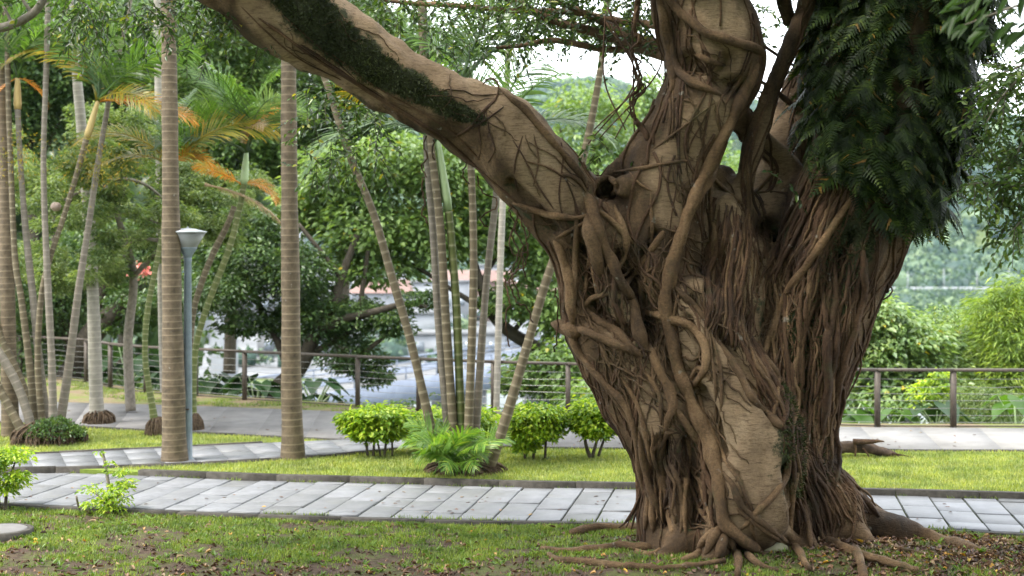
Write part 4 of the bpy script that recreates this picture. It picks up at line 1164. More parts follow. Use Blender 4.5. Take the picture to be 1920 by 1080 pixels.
ring_crown(cl, eD, 1.6, 7, ['frond', 'frondblue'], 21)
# orange flower sprays hanging below the crownshafts
for cxp, cyp in ((160, 300), (40, 290), (215, 310)):
    m1 = MB()
    c = W(cxp, cyp, YL - .25)
    P = c + rng.normal(0, 1, (260, 3)) * np.array([0.28, 0.2, 0.24])
    leaves(m1, P, unit(rdir(260) - [0, 0, .6]), rdir(260), 0.07, 0.016); tag(m1.build('flower_spray', M['frondyel'], cl), kind='stuff')

# curved palm with round root ball, crown behind the first thick palm
p, top = palm('areca_palm', 'slender curved palm rising from a round dark root ball beside the first thick palm', [(291, 800, 9), (286, 765, 6.5), (274, 690, 5.6), (272, 640, 5.6), (277, 580, 5.6), (290, 510, 5.2), (306, 430, 5), (318, 360, 5)], 24.2, 0.10, M['arecagreen'], sides=10)
root_ball(p, (W(293, 470, 24.2)[0], 24.2, 0.1), 0.17, 0.30, M['rootball'], 160, 6)
sh = W(322, 310, 24.2); shaft(p, top, sh, 0.05, 0.03, M['shaft'])
crown(p, sh, 1.8, [(178, 48, -35, 1.0, 'frondyel'), (168, 25, -50, .9, 'frondyel'), (8, 50, -25, 1.15, 'frondyel'), (30, 66, -15, 1.0, 'frond'), (140, 70, -10, 1.0, 'frondblue'), (350, 45, -80, .5, 'frondora'), (80, 82, 20, .9, 'frond'), (270, 60, -20, .8, 'frond')])
# leaning pair by the lamp
YC = 24.8
cp = thing('areca_palm', (W(362, 470, YC)[0], YC, 0.1), 'pair of leaning yellow-ringed palm stems right of the lamp post with orange dying fronds', 'palm tree')
e1_ = cstem(cp, [(363, 812, 8), (362, 740, 6.5), (366, 660, 6), (380, 600, 6.2), (405, 530, 6.2), (430, 465, 6), (447, 400, 5.5), (458, 345, 5.5)], YC, M['arecagreen'])
e2_ = cstem(cp, [(360, 810, 8), (356, 700, 6), (360, 600, 6), (378, 530, 6), (402, 470, 6), (425, 425, 5.5), (440, 385, 5)], YC + .15, M['areca'])
root_ball(cp, (W(363, 470, YC)[0], YC, 0.1), 0.16, 0.3, M['rootball'], 140, 8)
sh = W(462, 285, YC); shaft(cp, e1_, sh, 0.06, 0.035, M['shaft'])
crown(cp, sh, 1.75, [(150, 74, -20, 1.05, 'frondblue'), (178, 60, -40, 1.0, 'frond'), (200, 30, -40, 1.0, 'frondblue'), (60, 84, 30, 1.0, 'frond'), (20, 72, -20, .95, 'frond'), (345, 64, -30, .9, 'frondblue'), (270, 80, 0, .9, 'frond'), (100, 60, -25, 1, 'frond'), (250, 78, 5, 1.1, 'frond'), (300, 66, -20, 1.0, 'frondblue'), (190, 80, 20, 1.1, 'frond'), (330, 78, 10, .6, 'frondora'), (300, 70, -40, .6, 'fronddry')])
frond(cp, W(384, 346, YC - .1), 3, -12, -48, 1.5, M['fronddry'], ll=.3, lw=.02, hang=.8, twist=30)
crown(cp, W(452, 345, YC), 1.3, [(172, 32, 5, .7, 'frondora'), (352, 12, -85, .62, 'frondora')])

# centre areca clump
YH = 20.2
ch = thing('areca_palm_clump', (W(870, 470, YH)[0], YH, 0.1), 'fan of bare ringed areca stems rising from one foot left of the banyan', 'palm clump')
cstem(ch, [(835, 885, 9.5), (822, 845, 9), (808, 800, 8.7), (770, 640, 8.2), (735, 520, 8), (700, 400, 7.5), (655, 290, 6.8), (620, 180, 6.3), (590, 80, 6), (560, -120, 6)], YH + .1, M['areca'], 0.14)
cstem(ch, [(846, 885, 8.5), (838, 790, 8), (822, 600, 7.5), (812, 430, 7.5), (802, 300, 7.5), (797, 150, 7), (790, -200, 7)], YH + .25, M['arecagrey'], 0.12)
cstem(ch, [(855, 885, 9), (849, 790, 8.7), (836, 600, 8.2), (826, 430, 8), (808, 270, 7.2), (795, 120, 7), (780, -200, 7)], YH + .05, M['areca'], 0.13)
eG = cstem(ch, [(868, 885, 9), (864, 785, 8.6), (857, 600, 8), (849, 480, 7.6), (841, 395, 7.4)], YH + .1, M['arecagreen'], 0.17, depth=0.03)
e5 = cstem(ch, [(876, 885, 9.5), (879, 795, 9), (886, 600, 8), (888, 480, 7.6), (884, 330, 7), (874, 200, 6.6), (866, 150, 6.4)], YH, M['areca'], 0.13)
e6 = cstem(ch, [(888, 885, 8.5), (894, 785, 8), (905, 620, 7.2), (915, 500, 7), (930, 370, 6.6), (936, 270, 6.4)], YH + .2, M['arecagrey'], 0.13)
e7 = cstem(ch, [(905, 895, 13), (920, 870, 11), (950, 780, 10), (985, 660, 9.2), (1020, 540, 8.6), (1050, 450, 8), (1085, 330, 7.5), (1108, 230, 7), (1128, 110, 6.2), (1142, -60, 6), (1146, -200, 6)], YH - .1, M['areca'], 0.14)
sh = W(820, 262, YH + .1); shaft(ch, eG, sh, 0.058, 0.045, M['shaft'])
crown(ch, sh, 2.0, [(182, 28, -75, 1.1, 'frondblue'), (160, 55, -30, 1.0, 'frondyel'), (90, 80, 20, 1, 'frond'), (20, 66, -10, .9, 'frond'), (205, 62, -10, .9, 'frond'), (270, 76, -10, .8, 'frond')])
crown(ch, e6, 2.0, [(8, 38, -50, .92, 'frondblue'), (60, 78, 0, 1, 'frond'), (150, 66, 0, .9, 'frondblue'), (340, 72, 0, .8, 'frond')])
crown(ch, e5, 2.0, [(12, 48, -30, 1.3, 'frondblue'), (40, 72, 20, 1, 'frondblue'), (120, 78, 20, 1, 'frond'), (170, 60, -10, .8, 'frond'), (330, 70, 20, 1.0, 'frondblue')])
ring_crown(ch, e7, 2.0, 8, ['frondblue', 'frond'], 31)
root_ball(ch, (W(872, 470, YH)[0], YH, 0.08), 0.55, 0.16, M['rootball'], 150, 9)

# young palm seedling at its foot
yp = thing('young_palm', (*W(852, 470, 19.85)[:2], 0.1), 'bushy bright young palm at the foot of the centre areca stems', 'palm seedling')
r = np.random.default_rng(5)
for i in range(26):
    az = 360 * i / 26 + r.uniform(-10, 10)
    b = np.array(yp.location) + [r.normal(0, .16), r.normal(0, .1), 0]
    frond(yp, b, az, r.uniform(55, 88), r.uniform(-45, 10), r.uniform(0.7, 1.05), M['frondlime'] if i % 4 else M['frond'], nl=26, ll=0.62, lw=0.05, hang=.3, start=.3)

# ------------------------------------------------------------------ shrubs in front
def shrub(name, label, px, py, zb, stems, clumps, n, L, mat, group=None, cat='shrub', asp=.5, smat=None):
    b = G(px, py, zb)
    t = thing(name, b, label, cat, group)
    Y = b[1]
    for s in stems:
        m1 = MB(); limb_tube(m1, [(*q, Y + dy) for q, dy in zip(s, np.linspace(0, random.uniform(-.12, .12), len(s)))], 6); m1.build('stem', smat or M['darkbark'], t)
    m1 = MB(); foliage(m1, [pc(c[0], c[1], Y + (c[4] if len(c) > 4 else 0), c[2], c[3]) for c in clumps], n, L, asp, 12, spread=.3, six=True); m1.build('foliage', mat, t)
    return t
hg = 'lime green clipped shrubs'
shrub('lime_shrub', 'lime green clipped shrub left of the areca stems', 708, 856, 0.1, [[(690, 858, 3), (685, 820, 2.5), (675, 790, 1.5)], [(700, 858, 3), (702, 820, 2.5), (705, 785, 1.5)], [(720, 860, 3), (725, 825, 2.5), (735, 790, 1.5)], [(714, 858, 2), (708, 830, 2), (695, 800, 1.5)], [(735, 860, 2), (735, 830, 2), (728, 800, 1.5)]],
      [(672, 785, 32, 15), (720, 778, 40, 13), (748, 792, 22, 13), (688, 806, 30, 9), (737, 812, 24, 8), (705, 770, 44, 9), (660, 800, 18, 8), (710, 800, 40, 16), (690, 818, 20, 8)], 5600, 0.085, M['lf_lime'], hg)
shrub('lime_shrub', 'lime green clipped shrub half hidden behind the areca stems', 820, 848, 0.1, [[(800, 848, 3), (795, 810, 2), (785, 785, 1.5)], [(830, 848, 3), (835, 810, 2), (850, 785, 1.5)], [(870, 848, 3), (880, 810, 2), (890, 785, 1.5)]],
      [(790, 790, 35, 25), (840, 785, 40, 25), (885, 785, 40, 25), (910, 800, 30, 25), (830, 810, 50, 20)], 5200, 0.08, M['lf_lime'], hg)
shrub('lime_shrub', 'lime green clipped shrub right of the areca stems', 1000, 862, 0.1, [[(985, 862, 3), (980, 825, 2.5), (970, 795, 1.5)], [(1000, 862, 3), (1003, 825, 2.5), (1010, 795, 1.5)], [(1022, 862, 3), (1024, 825, 2.5), (1030, 795, 1.5)]],
      [(980, 785, 34, 15), (1030, 780, 28, 14), (966, 812, 24, 14), (1015, 808, 30, 12), (1000, 768, 46, 9), (985, 832, 22, 10), (1000, 805, 38, 18)], 5800, 0.08, M['lf_lime'], hg)
shrub('lime_shrub', 'lime green clipped shrub nearest the banyan trunk', 1112, 860, 0.1, [[(1108, 860, 5), (1100, 840, 4), (1095, 815, 3), (1085, 790, 2)], [(1110, 858, 4), (1118, 830, 3), (1125, 800, 2)], [(1122, 855, 3), (1132, 825, 2.5), (1140, 800, 2)]],
      [(1098, 772, 34, 15), (1150, 770, 32, 15), (1092, 797, 24, 10), (1145, 797, 30, 12), (1122, 758, 48, 9), (1118, 812, 20, 8), (1120, 790, 40, 18)], 5800, 0.08, M['lf_lime'], hg)
shrub('lime_shrub', 'lime green shrub at the left picture edge in front of the slab path', 8, 958, 0.0, [[(-2, 960, 4), (-4, 920, 3), (-8, 870, 2)], [(10, 960, 3.5), (13, 920, 3), (24, 880, 2), (30, 862, 1.5)], [(2, 958, 3), (-15, 900, 2), (-25, 870, 1.5)]],
      [(20, 850, 38, 12), (-15, 860, 30, 16), (25, 895, 26, 14), (5, 910, 25, 12), (-30, 880, 25, 25)], 2600, 0.06, M['lf_lime'], hg)
shrub('cut_back_shrub', 'small cut-back shrub with a bare stump stem beside the near kerb', 207, 963, 0.0, [[(207, 965, 4), (205, 920, 3.4), (198, 875, 3), (193, 850, 2.6)], [(150, 962, 2.5), (146, 945, 2.2), (143, 930, 2)], [(205, 955, 2), (185, 930, 1.4), (165, 918, 1)], [(207, 950, 2), (225, 925, 1.4), (240, 910, 1)]],
      [(200, 912, 40, 8), (215, 935, 30, 10), (180, 940, 24, 6), (235, 905, 14, 8), (212, 862, 14, 4), (182, 846, 9, 5), (222, 880, 20, 5), (205, 952, 22, 8)], 1000, 0.055, M['lf_lime'], None, smat=M['branch'])

# ------------------------------------------------------------------ lamp post
YS = 21.15
lx = W(352, 470, YS)[0]
lz = lambda py: HC + (PY0 - py) / F * YS
lr = lambda px: px * YS / F
lamp = thing('street_lamp', (lx, YS, 0.1), 'blue-grey park lamp with a flared frosted shade behind the first thick palm', 'street lamp')
m1 = MB(); lathe(m1, [(lr(14), 0.09), (lr(14), 0.13), (lr(8.8), 0.15), (lr(8.4), lz(800)), (lr(8.0), lz(700)), (lr(7.0), lz(492)), (lr(7.6), lz(490)), (lr(7.6), lz(484)), (lr(6.8), lz(482))], (lx, YS, 0), 18); m1.build('pole', M['lamp'], lamp, smooth=True)
m1 = MB(); lathe(m1, [(lr(7.2), lz(486)), (lr(8), lz(480)), (lr(17), lz(466)), (lr(17.5), lz(464)), (lr(16), lz(463.5))], (lx, YS, 0), 20); m1.build('collar', M['lamp'], lamp, smooth=True)
m1 = MB(); lathe(m1, [(lr(16.6), lz(464.2)), (lr(33), lz(437)), (lr(32.3), lz(437)), (lr(16.2), lz(463.4))], (lx, YS, 0), 24); m1.build('shade', M['frosted'], lamp, smooth=True)
m1 = MB(); lathe(m1, [(lr(33.5), lz(437.2)), (lr(35.5), lz(436)), (lr(35), lz(434)), (lr(12), lz(428.5)), (lr(2), lz(427.5)), (lr(1.6), lz(425)), (0.001, lz(424.6))], (lx, YS, 0), 24); m1.build('cap', M['lampcap'], lamp, smooth=True)
m1 = MB(); lathe(m1, [(lr(8), lz(463)), (lr(9), lz(452)), (lr(6), lz(446)), (0.001, lz(445))], (lx, YS, 0), 14); m1.build('bulb', M['white'], lamp, smooth=True)
m1 = MB(); box(m1, (lx - 0.035, YS - lr(8.6) - 0.012, lz(768)), (lx + 0.035, YS - lr(8.6) + 0.03, lz(765))); m1.build('access_plate', M['metal_post'], lamp)
# pale pod on a stalk
pb = W(105, 388, 24.3)
pod = thing('seed_pod', pb, 'pale round pod hanging in the leaves of the left areca clump', 'seed pod')
m1 = MB(); lathe(m1, [(0.001, -0.075), (0.05, -0.07), (0.085, -0.03), (0.095, 0.01), (0.07, 0.06), (0.03, 0.08), (0.001, 0.082)], pb, 14); m1.build('husk', M['pod'], pod, smooth=True)
m1 = MB(); tube(m1, [pb + [-.08, 0, .02], pb + [-.11, 0, -.02], pb + [-.09, 0, -.12], pb + [-.08, 0, -.22]], 0.01, 5); m1.build('stalk', M['rachis'], pod)

# ------------------------------------------------------------------ banyan: body
YB = 15.6
LIMBS = [
 [(250, -190, 82, 14.6), (475, -31, 80, 14.9), (560, 35, 74, 15.0), (632, 80, 68, 15.1), (730, 140, 60, 15.15), (816, 190, 56, 15.2), (885, 222, 64, 15.3), (945, 262, 76, 15.35), (1035, 358, 76, 15.45), (1108, 448, 80, 15.5), (1135, 520, 84, 15.5), (1150, 600, 88, 15.5), (1192, 680, 88, 15.45), (1245, 770, 92, 15.4), (1285, 850, 90, 15.4), (1300, 930, 94, 15.4), (1300, 1010, 104, 15.4)],
 [(1330, -140, 70, 15.7), (1306, -30, 73, 15.7), (1325, 50, 82, 15.65), (1346, 115, 82, 15.6), (1324, 185, 72, 15.6), (1287, 245, 70, 15.6), (1260, 300, 70, 15.6), (1240, 360, 80, 15.6), (1225, 430, 88, 15.6), (1215, 520, 92, 15.6), (1230, 620, 92, 15.6), (1265, 720, 90, 15.6)],
 [(1345, 350, 38, 16.0), (1362, 430, 62, 15.85), (1378, 520, 80, 15.75), (1388, 620, 82, 15.7), (1400, 720, 84, 15.7), (1400, 850, 90, 15.6), (1400, 980, 95, 15.5)],
 [(1292, 560, 48, 15.2), (1332, 640, 62, 15.15), (1375, 730, 74, 15.1), (1402, 810, 82, 15.05), (1410, 890, 82, 15.0), (1405, 960, 80, 15.0)],
 [(1705, -150, 122, 15.9), (1690, 0, 122, 15.9), (1672, 120, 118, 15.85), (1652, 230, 116, 15.8), (1622, 330, 108, 15.75), (1588, 420, 108, 15.75), (1552, 510, 102, 15.75), (1525, 600, 95, 15.75), (1500, 700, 90, 15.75), (1480, 790, 80, 15.75), (1482, 870, 78, 15.75), (1500, 940, 86, 15.7), (1520, 1000, 92, 15.7)],
 [(1410, 400, 44, 16.5), (1450, 320, 46, 16.6), (1488, 250, 45, 16.7), (1525, 160, 42, 16.8), (1548, 60, 40, 16.9), (1565, -120, 40, 16.9)],
 [(1386, 400, 20, 15.8), (1405, 300, 17, 15.75), (1429, 220, 15, 15.7), (1462, 130, 14, 15.65), (1499, 40, 14, 15.6), (1530, -50, 16, 15.6), (1580, -140, 18, 15.6)],
 [(1370, 205, 16, 15.9), (1400, 235, 17, 16.0), (1430, 268, 17, 16.1), (1462, 296, 16, 16.2), (1492, 322, 15, 16.2)],
 [(1135, 345, 13, 15.5), (1190, 285, 13, 15.55), (1230, 240, 13, 15.6), (1250, 210, 12, 15.6)],
 [(1365, 380, 22, 15.55), (1373, 430, 25, 15.45), (1376, 490, 24, 15.4), (1372, 560, 20, 15.35)],
 [(1540, 920, 50, 15.9), (1600, 960, 32, 15.9), (1655, 987, 23, 15.75), (1720, 1006, 18, 15.5), (1790, 1025, 14, 15.25), (1860, 1042, 9, 15.0), (1910, 1054, 5, 14.85)],
 [(1300, 930, 34, 15.1), (1280, 1000, 22, 14.95), (1255, 1040, 12, 14.8), (1230, 1062, 7, 14.65)], [(1370, 960, 34, 14.95), (1352, 1010, 22, 14.8), (1335, 1045, 12, 14.65), (1318, 1062, 7, 14.55)], [(1470, 950, 34, 15.2), (1500, 1010, 22, 15.0), (1530, 1045, 11, 14.85)], [(1560, 930, 40, 15.5), (1590, 985, 24, 15.35), (1630, 1020, 12, 15.2)],
 [(1390, 415, 45, 15.95), (1435, 410, 48, 16.1), (1475, 425, 48, 16.1), (1520, 450, 55, 16.0)],
 [(1440, 350, 40, 16.35), (1480, 370, 45, 16.3), (1540, 370, 50, 16.1)],
 [(1195, 345, 16, 15.3), (1165, 350, 17, 15.2)],
]
hgrid = 0.03
lo = np.array([-4.1, 13.6, -0.15]); hi = np.array([5.7, 17.6, 6.75])
shp = np.ceil((hi - lo) / hgrid).astype(int) + 1
D = np.full(shp, 1.0, np.float32)
KS = 0.10
gx = (lo[0] + np.arange(shp[0]) * hgrid).astype(np.float32)
gy = (lo[1] + np.arange(shp[1]) * hgrid).astype(np.float32)
gz_ = (lo[2] + np.arange(shp[2]) * hgrid).astype(np.float32)
def stamp(a, b, ra, rb):
    m = max(ra, rb) + KS * 2.5
    l0 = np.minimum(a, b) - m; h0 = np.maximum(a, b) + m
    i0 = np.clip(((l0 - lo) / hgrid).astype(int), 0, shp - 1); i1 = np.clip(((h0 - lo) / hgrid).astype(int) + 2, 0, shp)
    if np.any(i1 <= i0): return
    X = gx[i0[0]:i1[0], None, None]; Y = gy[None, i0[1]:i1[1], None]; Z = gz_[None, None, i0[2]:i1[2]]
    ab = b - a; L2 = float(ab @ ab)
    t = np.clip(((X - a[0]) * ab[0] + (Y - a[1]) * ab[1] + (Z - a[2]) * ab[2]) / L2, 0, 1)
    d = np.sqrt((X - a[0] - t * ab[0]) ** 2 + (Y - a[1] - t * ab[1]) ** 2 + (Z - a[2] - t * ab[2]) ** 2) - (ra + (rb - ra) * t)
    s = D[i0[0]:i1[0], i0[1]:i1[1], i0[2]:i1[2]]
    hh = np.clip(0.5 + 0.5 * (s - d) / KS, 0, 1)
    D[i0[0]:i1[0], i0[1]:i1[1], i0[2]:i1[2]] = s * (1 - hh) + d * hh - KS * hh * (1 - hh)
for lb in LIMBS:
    P = catmull(np.array([(p[0], p[1], p[2], p[3]) for p in lb], float), n=3)
    C = np.array([W(p[0], p[1], p[3]) for p in P]); R = P[:, 2] * P[:, 3] / F
    for i in range(len(C) - 1):
        stamp(C[i], C[i + 1], R[i], R[i + 1])

def surface_nets(D, lo, h):
    S = D < 0
    nx, ny, nz = D.shape
    offs = [(i, j, k) for i in (0, 1) for j in (0, 1) for k in (0, 1)]
    cnt = sum(S[i:nx - 1 + i, j:ny - 1 + j, k:nz - 1 + k].astype(np.int8) for i, j, k in offs)
    act = (cnt > 0) & (cnt < 8)
    idx = np.argwhere(act)
    vals = np.stack([D[idx[:, 0] + i, idx[:, 1] + j, idx[:, 2] + k] for i, j, k in offs], 1)
    acc = np.zeros((len(idx), 3)); num = np.zeros((len(idx), 1))
    for a in range(8):
        for b in range(a + 1, 8):
            oa, ob = np.array(offs[a]), np.array(offs[b])
            if np.abs(oa - ob).sum() != 1: continue
            va, vb = vals[:, a], vals[:, b]
            m = (va < 0) != (vb < 0)
            t = np.where(m, va / np.where(m, va - vb, 1), 0)[:, None]
            acc += np.where(m[:, None], oa + t * (ob - oa), 0); num += m[:, None]
    V = lo + (idx + acc / num) * h
    vid = -np.ones(act.shape, np.int64); vid[act] = np.arange(len(idx))
    Fs = []
    for ax in range(3):
        o1, o2 = [(1, 2), (2, 0), (0, 1)][ax]
        sl0 = [slice(1, -1)] * 3; sl1 = [slice(1, -1)] * 3
        sl0[ax] = slice(0, -1); sl1[ax] = slice(1, None)
        s0, s1 = S[tuple(sl0)], S[tuple(sl1)]
        e = np.argwhere(s0 != s1)
        base_ = e.copy(); base_[:, o1] += 1; base_[:, o2] += 1
        flip = s0[tuple(e.T)]
        def cell(d1, d2):
            c = base_.copy(); c[:, o1] -= d1; c[:, o2] -= d2
            return vid[tuple(c.T)]
        q = np.stack([cell(1, 1), cell(0, 1), cell(0, 0), cell(1, 0)], 1)
        q[~flip] = q[~flip][:, ::-1]
        Fs.append(q)
    Fs = np.vstack(Fs)
    return V, Fs[(Fs >= 0).all(1)]
BV, BF = surface_nets(D, lo, hgrid)
del D
def vnormals(V, Fq):
    fn_ = np.cross(V[Fq[:, 2]] - V[Fq[:, 0]], V[Fq[:, 3]] - V[Fq[:, 1]])
    N = np.zeros_like(V)
    for k_ in range(4): np.add.at(N, Fq[:, k_], fn_)
    return unit(N)
def smooth_v(V, Fq, it=2):
    for _ in range(it):
        s = np.zeros_like(V); c = np.zeros((len(V), 1))
        for k_ in range(4):
            a_, b_ = Fq[:, k_], Fq[:, (k_ + 1) % 4]
            np.add.at(s, a_, V[b_]); np.add.at(c, a_, 1)
        V = V * 0.5 + 0.5 * s / np.maximum(c, 1)
    return V
BV = smooth_v(BV, BF, 2)
BN = vnormals(BV, BF)
disp = np.empty(len(BV))
for i, (x, y, z) in enumerate(BV):
    a = noise.noise((x * 1.7, y * 1.7, z * 0.7))
    b = noise.noise((x * 5.5 + 9, y * 5.5, z * 1.5))
    c = noise.noise((x * 9 + 3, y * 9, z * 6))
    disp[i] = 0.06 * a + 0.045 * b + 0.010 * c
qx = 960 + BV[:, 0] / BV[:, 1] * F; qy = PY0 - (BV[:, 2] - HC) / BV[:, 1] * F
for poly, w_, dep in [([(1140, 350), (1135, 356)], 13, .22), ([(1088, 470), (1098, 530), (1110, 590)], 14, .14), ([(1165, 480), (1190, 530), (1212, 590), (1225, 640)], 12, .14), ([(1118, 585), (1140, 605), (1180, 625)], 14, .12),
                      ([(1310, 735), (1335, 790), (1350, 850)], 12, .12), ([(1300, 560), (1345, 615), (1400, 690), (1450, 770)], 12, .10), ([(1575, 470), (1545, 540), (1520, 640), (1515, 760)], 15, .12), ([(1470, 500), (1455, 580), (1440, 660)], 14, .12),
                      ([(1345, 480), (1335, 540)], 10, .10), ([(1290, 600), (1310, 660), (1300, 700)], 10, .07), ([(1245, 830), (1232, 900), (1240, 980)], 11, .12), ([(1290, 830), (1300, 900), (1310, 980)], 12, .14), ([(1365, 110), (1340, 150), (1390, 165)], 16, .10),
                      ([(1285, 130), (1290, 110), (1310, 130)], 12, .10), ([(1600, 440), (1580, 520), (1560, 620)], 12, .10), ([(1480, 880), (1490, 940), (1500, 990)], 12, .10), ([(1440, 430), (1445, 480), (1430, 540)], 14, .12), ([(960, 345), (1000, 385), (1040, 430)], 10, .08), ([(1230, 440), (1200, 500), (1185, 560)], 9, .08)]:
    Q_ = catmull(np.array(poly, float), step=8)
    dq = np.min(np.hypot(qx[:, None] - Q_[None, :, 0], qy[:, None] - Q_[None, :, 1]), axis=1)
    disp -= 1.7 * dep * np.exp(-(dq / w_) ** 2) * np.clip(-BN[:, 1] * 1.5, 0, 1)
BV = BV + BN * disp[:, None]
BN = vnormals(BV, BF)
bvh = BVHTree.FromPolygons([tuple(v) for v in BV], [tuple(int(i) for i in f) for f in BF])

# moss band over the long limb
mp_ = catmull(np.array([(520, -60), (580, 20), (640, 80), (720, 135), (790, 170), (850, 205), (905, 225)], float), n=6)
mr_ = np.interp(np.arange(len(mp_)), [0, 10, 20, 30, 36], [52, 42, 29, 19, 10])
vpx = 960 + BV[:, 0] / BV[:, 1] * F; vpy = PY0 - (BV[:, 2] - HC) / BV[:, 1] * F
moss_and_shade = np.zeros(len(BV))
sel = (vpx < 960) & (vpy < 300)
dd = np.min(np.hypot(vpx[sel, None] - mp_[None, :, 0], vpy[sel, None] - mp_[None, :, 1]) / mr_[None], axis=1)
moss_and_shade[sel] = np.clip(1.25 - dd * 0.75, 0, 1) * (BN[sel, 1] < 0.35)
for poly, w_, a_ in [([(1600, 440), (1550, 540), (1510, 660), (1505, 800), (1520, 900)], 70, .62), ([(1470, 440), (1450, 560), (1440, 660)], 40, .5), ([(1100, 440), (1120, 540), (1180, 620)], 50, .5), ([(1180, 470), (1215, 600)], 26, .5), ([(1280, 820), (1300, 980)], 34, .45), ([(1020, 420), (960, 360)], 24, .45), ([(560, 130), (700, 215), (850, 300)], 22, .4)]:  # dark mask: some moss, plus shade painted between roots and under the limb
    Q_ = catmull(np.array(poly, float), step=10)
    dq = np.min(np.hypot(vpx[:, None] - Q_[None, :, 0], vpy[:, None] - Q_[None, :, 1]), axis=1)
    moss_and_shade = np.maximum(moss_and_shade, np.clip(1.5 - dq / w_, 0, 1) * a_)
ban = thing('banyan_tree', (2.9, 15.5, 0.0), 'huge old banyan with many trunks wrapped in aerial roots', 'tree')
mb = MB(); mb.add(BV, BF, moss_and_shade)
tko = mb.build('trunk', M['bark'], ban, smooth=True, attr='moss_and_shade')
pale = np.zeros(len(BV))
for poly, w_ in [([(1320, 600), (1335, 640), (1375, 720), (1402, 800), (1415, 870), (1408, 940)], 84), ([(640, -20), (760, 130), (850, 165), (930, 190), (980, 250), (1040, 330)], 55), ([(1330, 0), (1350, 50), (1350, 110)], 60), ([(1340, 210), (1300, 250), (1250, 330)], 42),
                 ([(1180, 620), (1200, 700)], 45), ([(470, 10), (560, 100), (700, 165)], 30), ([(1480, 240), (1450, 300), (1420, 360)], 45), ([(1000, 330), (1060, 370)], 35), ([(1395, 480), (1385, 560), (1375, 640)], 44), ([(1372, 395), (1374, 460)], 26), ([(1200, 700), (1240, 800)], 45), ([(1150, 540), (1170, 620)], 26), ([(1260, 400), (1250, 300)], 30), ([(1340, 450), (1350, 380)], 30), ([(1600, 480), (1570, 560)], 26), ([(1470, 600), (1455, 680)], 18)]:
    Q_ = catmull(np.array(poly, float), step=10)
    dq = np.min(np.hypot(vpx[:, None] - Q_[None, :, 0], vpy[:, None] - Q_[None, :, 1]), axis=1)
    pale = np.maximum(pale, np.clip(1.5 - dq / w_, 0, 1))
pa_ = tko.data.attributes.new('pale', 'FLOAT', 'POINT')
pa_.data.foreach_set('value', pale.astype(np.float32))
# moss tufts
mi = np.where((moss_and_shade > 0.55) & (BN[:, 1] < 0.3))[0]
pick = rng.choice(mi, min(11000, len(mi) * 4))
P = BV[pick] + rng.normal(0, 0.012, (len(pick), 3))
m1 = MB(); leaves(m1, P, unit(BN[pick] + rdir(len(pick)) * 0.8 + [0, 0, -.2]), rdir(len(pick)), rng.uniform(0.02, 0.075, len(pick)), 0.014)
tag(m1.build('moss_and_shade', M['moss_and_shade'], ban), kind='stuff')

# ------------------------------------------------------------------ banyan: aerial roots
ORI = Vector((0, 0, HC))
def cast(px, py):
    d = Vector(((px - 960) / F, 1, (PY0 - py) / F)).normalized()
    h = bvh.ray_cast(ORI, d)
    return h[0].y if h[0] is not None else None
nroot = [0]
def px_path(poly, r, defY=None, lift=0.72, step=11, jit=0.0):
    P = np.array([(q[0], q[1], q[2] if len(q) > 2 else r) for q in poly], float)
    Q = catmull(P, step=step)
    if jit: Q[1:-1, :2] += rng.normal(0, jit, (len(Q) - 2, 2))
    Ys = np.array([np.nan if (v := cast(a, b)) is None else v for a, b in Q[:, :2]])
    ok = ~np.isnan(Ys)
    if defY is not None and not ok.any(): Ys[:] = defY
    elif not ok.any(): Ys[:] = 15.3
    else:
        ii = np.arange(len(Ys)); Ys = np.interp(ii, ii[ok], Ys[ok])
    if len(Ys) > 4:
        k_ = np.array([1, 2, 3, 2, 1.]) / 9
        Ys = np.minimum(Ys, np.convolve(np.pad(Ys, 2, 'edge'), k_, 'valid')) * 0.5 + 0.5 * np.convolve(np.pad(Ys, 2, 'edge'), k_, 'valid')
    R = np.maximum(Q[:, 2], 0.9) * Ys / F
    nq = len(Q)
    e_ = np.minimum(np.arange(nq), np.arange(nq)[::-1]) / min(4.0, max(1.0, nq / 4.0))
    tap = np.clip(e_, 0, 1) ** 0.7
    Ys = Ys - R * lift + R * 1.3 * (1 - tap) * bool(ok.any())
    R = R * (0.45 + 0.55 * tap)
    X = np.array([W(a, b, y) for a, b, y in zip(Q[:, 0], Q[:, 1], Ys)])
    return X, R
def lumpy(n, sides, amp, r=rng):
    q = r.normal(size=(n + 4, sides))
    q = (q[:-4] + 2 * q[1:-3] + 3 * q[2:-2] + 2 * q[3:-1] + q[4:]) / 4.4
    q = (q + np.roll(q, 1, 1) * .7 + np.roll(q, -1, 1) * .7) / 1.4
    return np.clip(1 + amp * q, .55, 1.6)
def root(poly, r, mat='root', name='aerial_root', sides=8, **kw):
    X, R = px_path(poly, r, **kw)
    R = R * (1 + 0.13 * np.sin(np.arange(len(R)) * 0.9 + rng.uniform(0, 6)) * rng.uniform(.3, 1))
    sides = 10 if sides == 8 else sides
    m1 = MB(); tube(m1, X, R, sides, squash=lumpy(len(X), sides, .13))
    m1.build(name, M[mat], ban, smooth=True); nroot[0] += 1

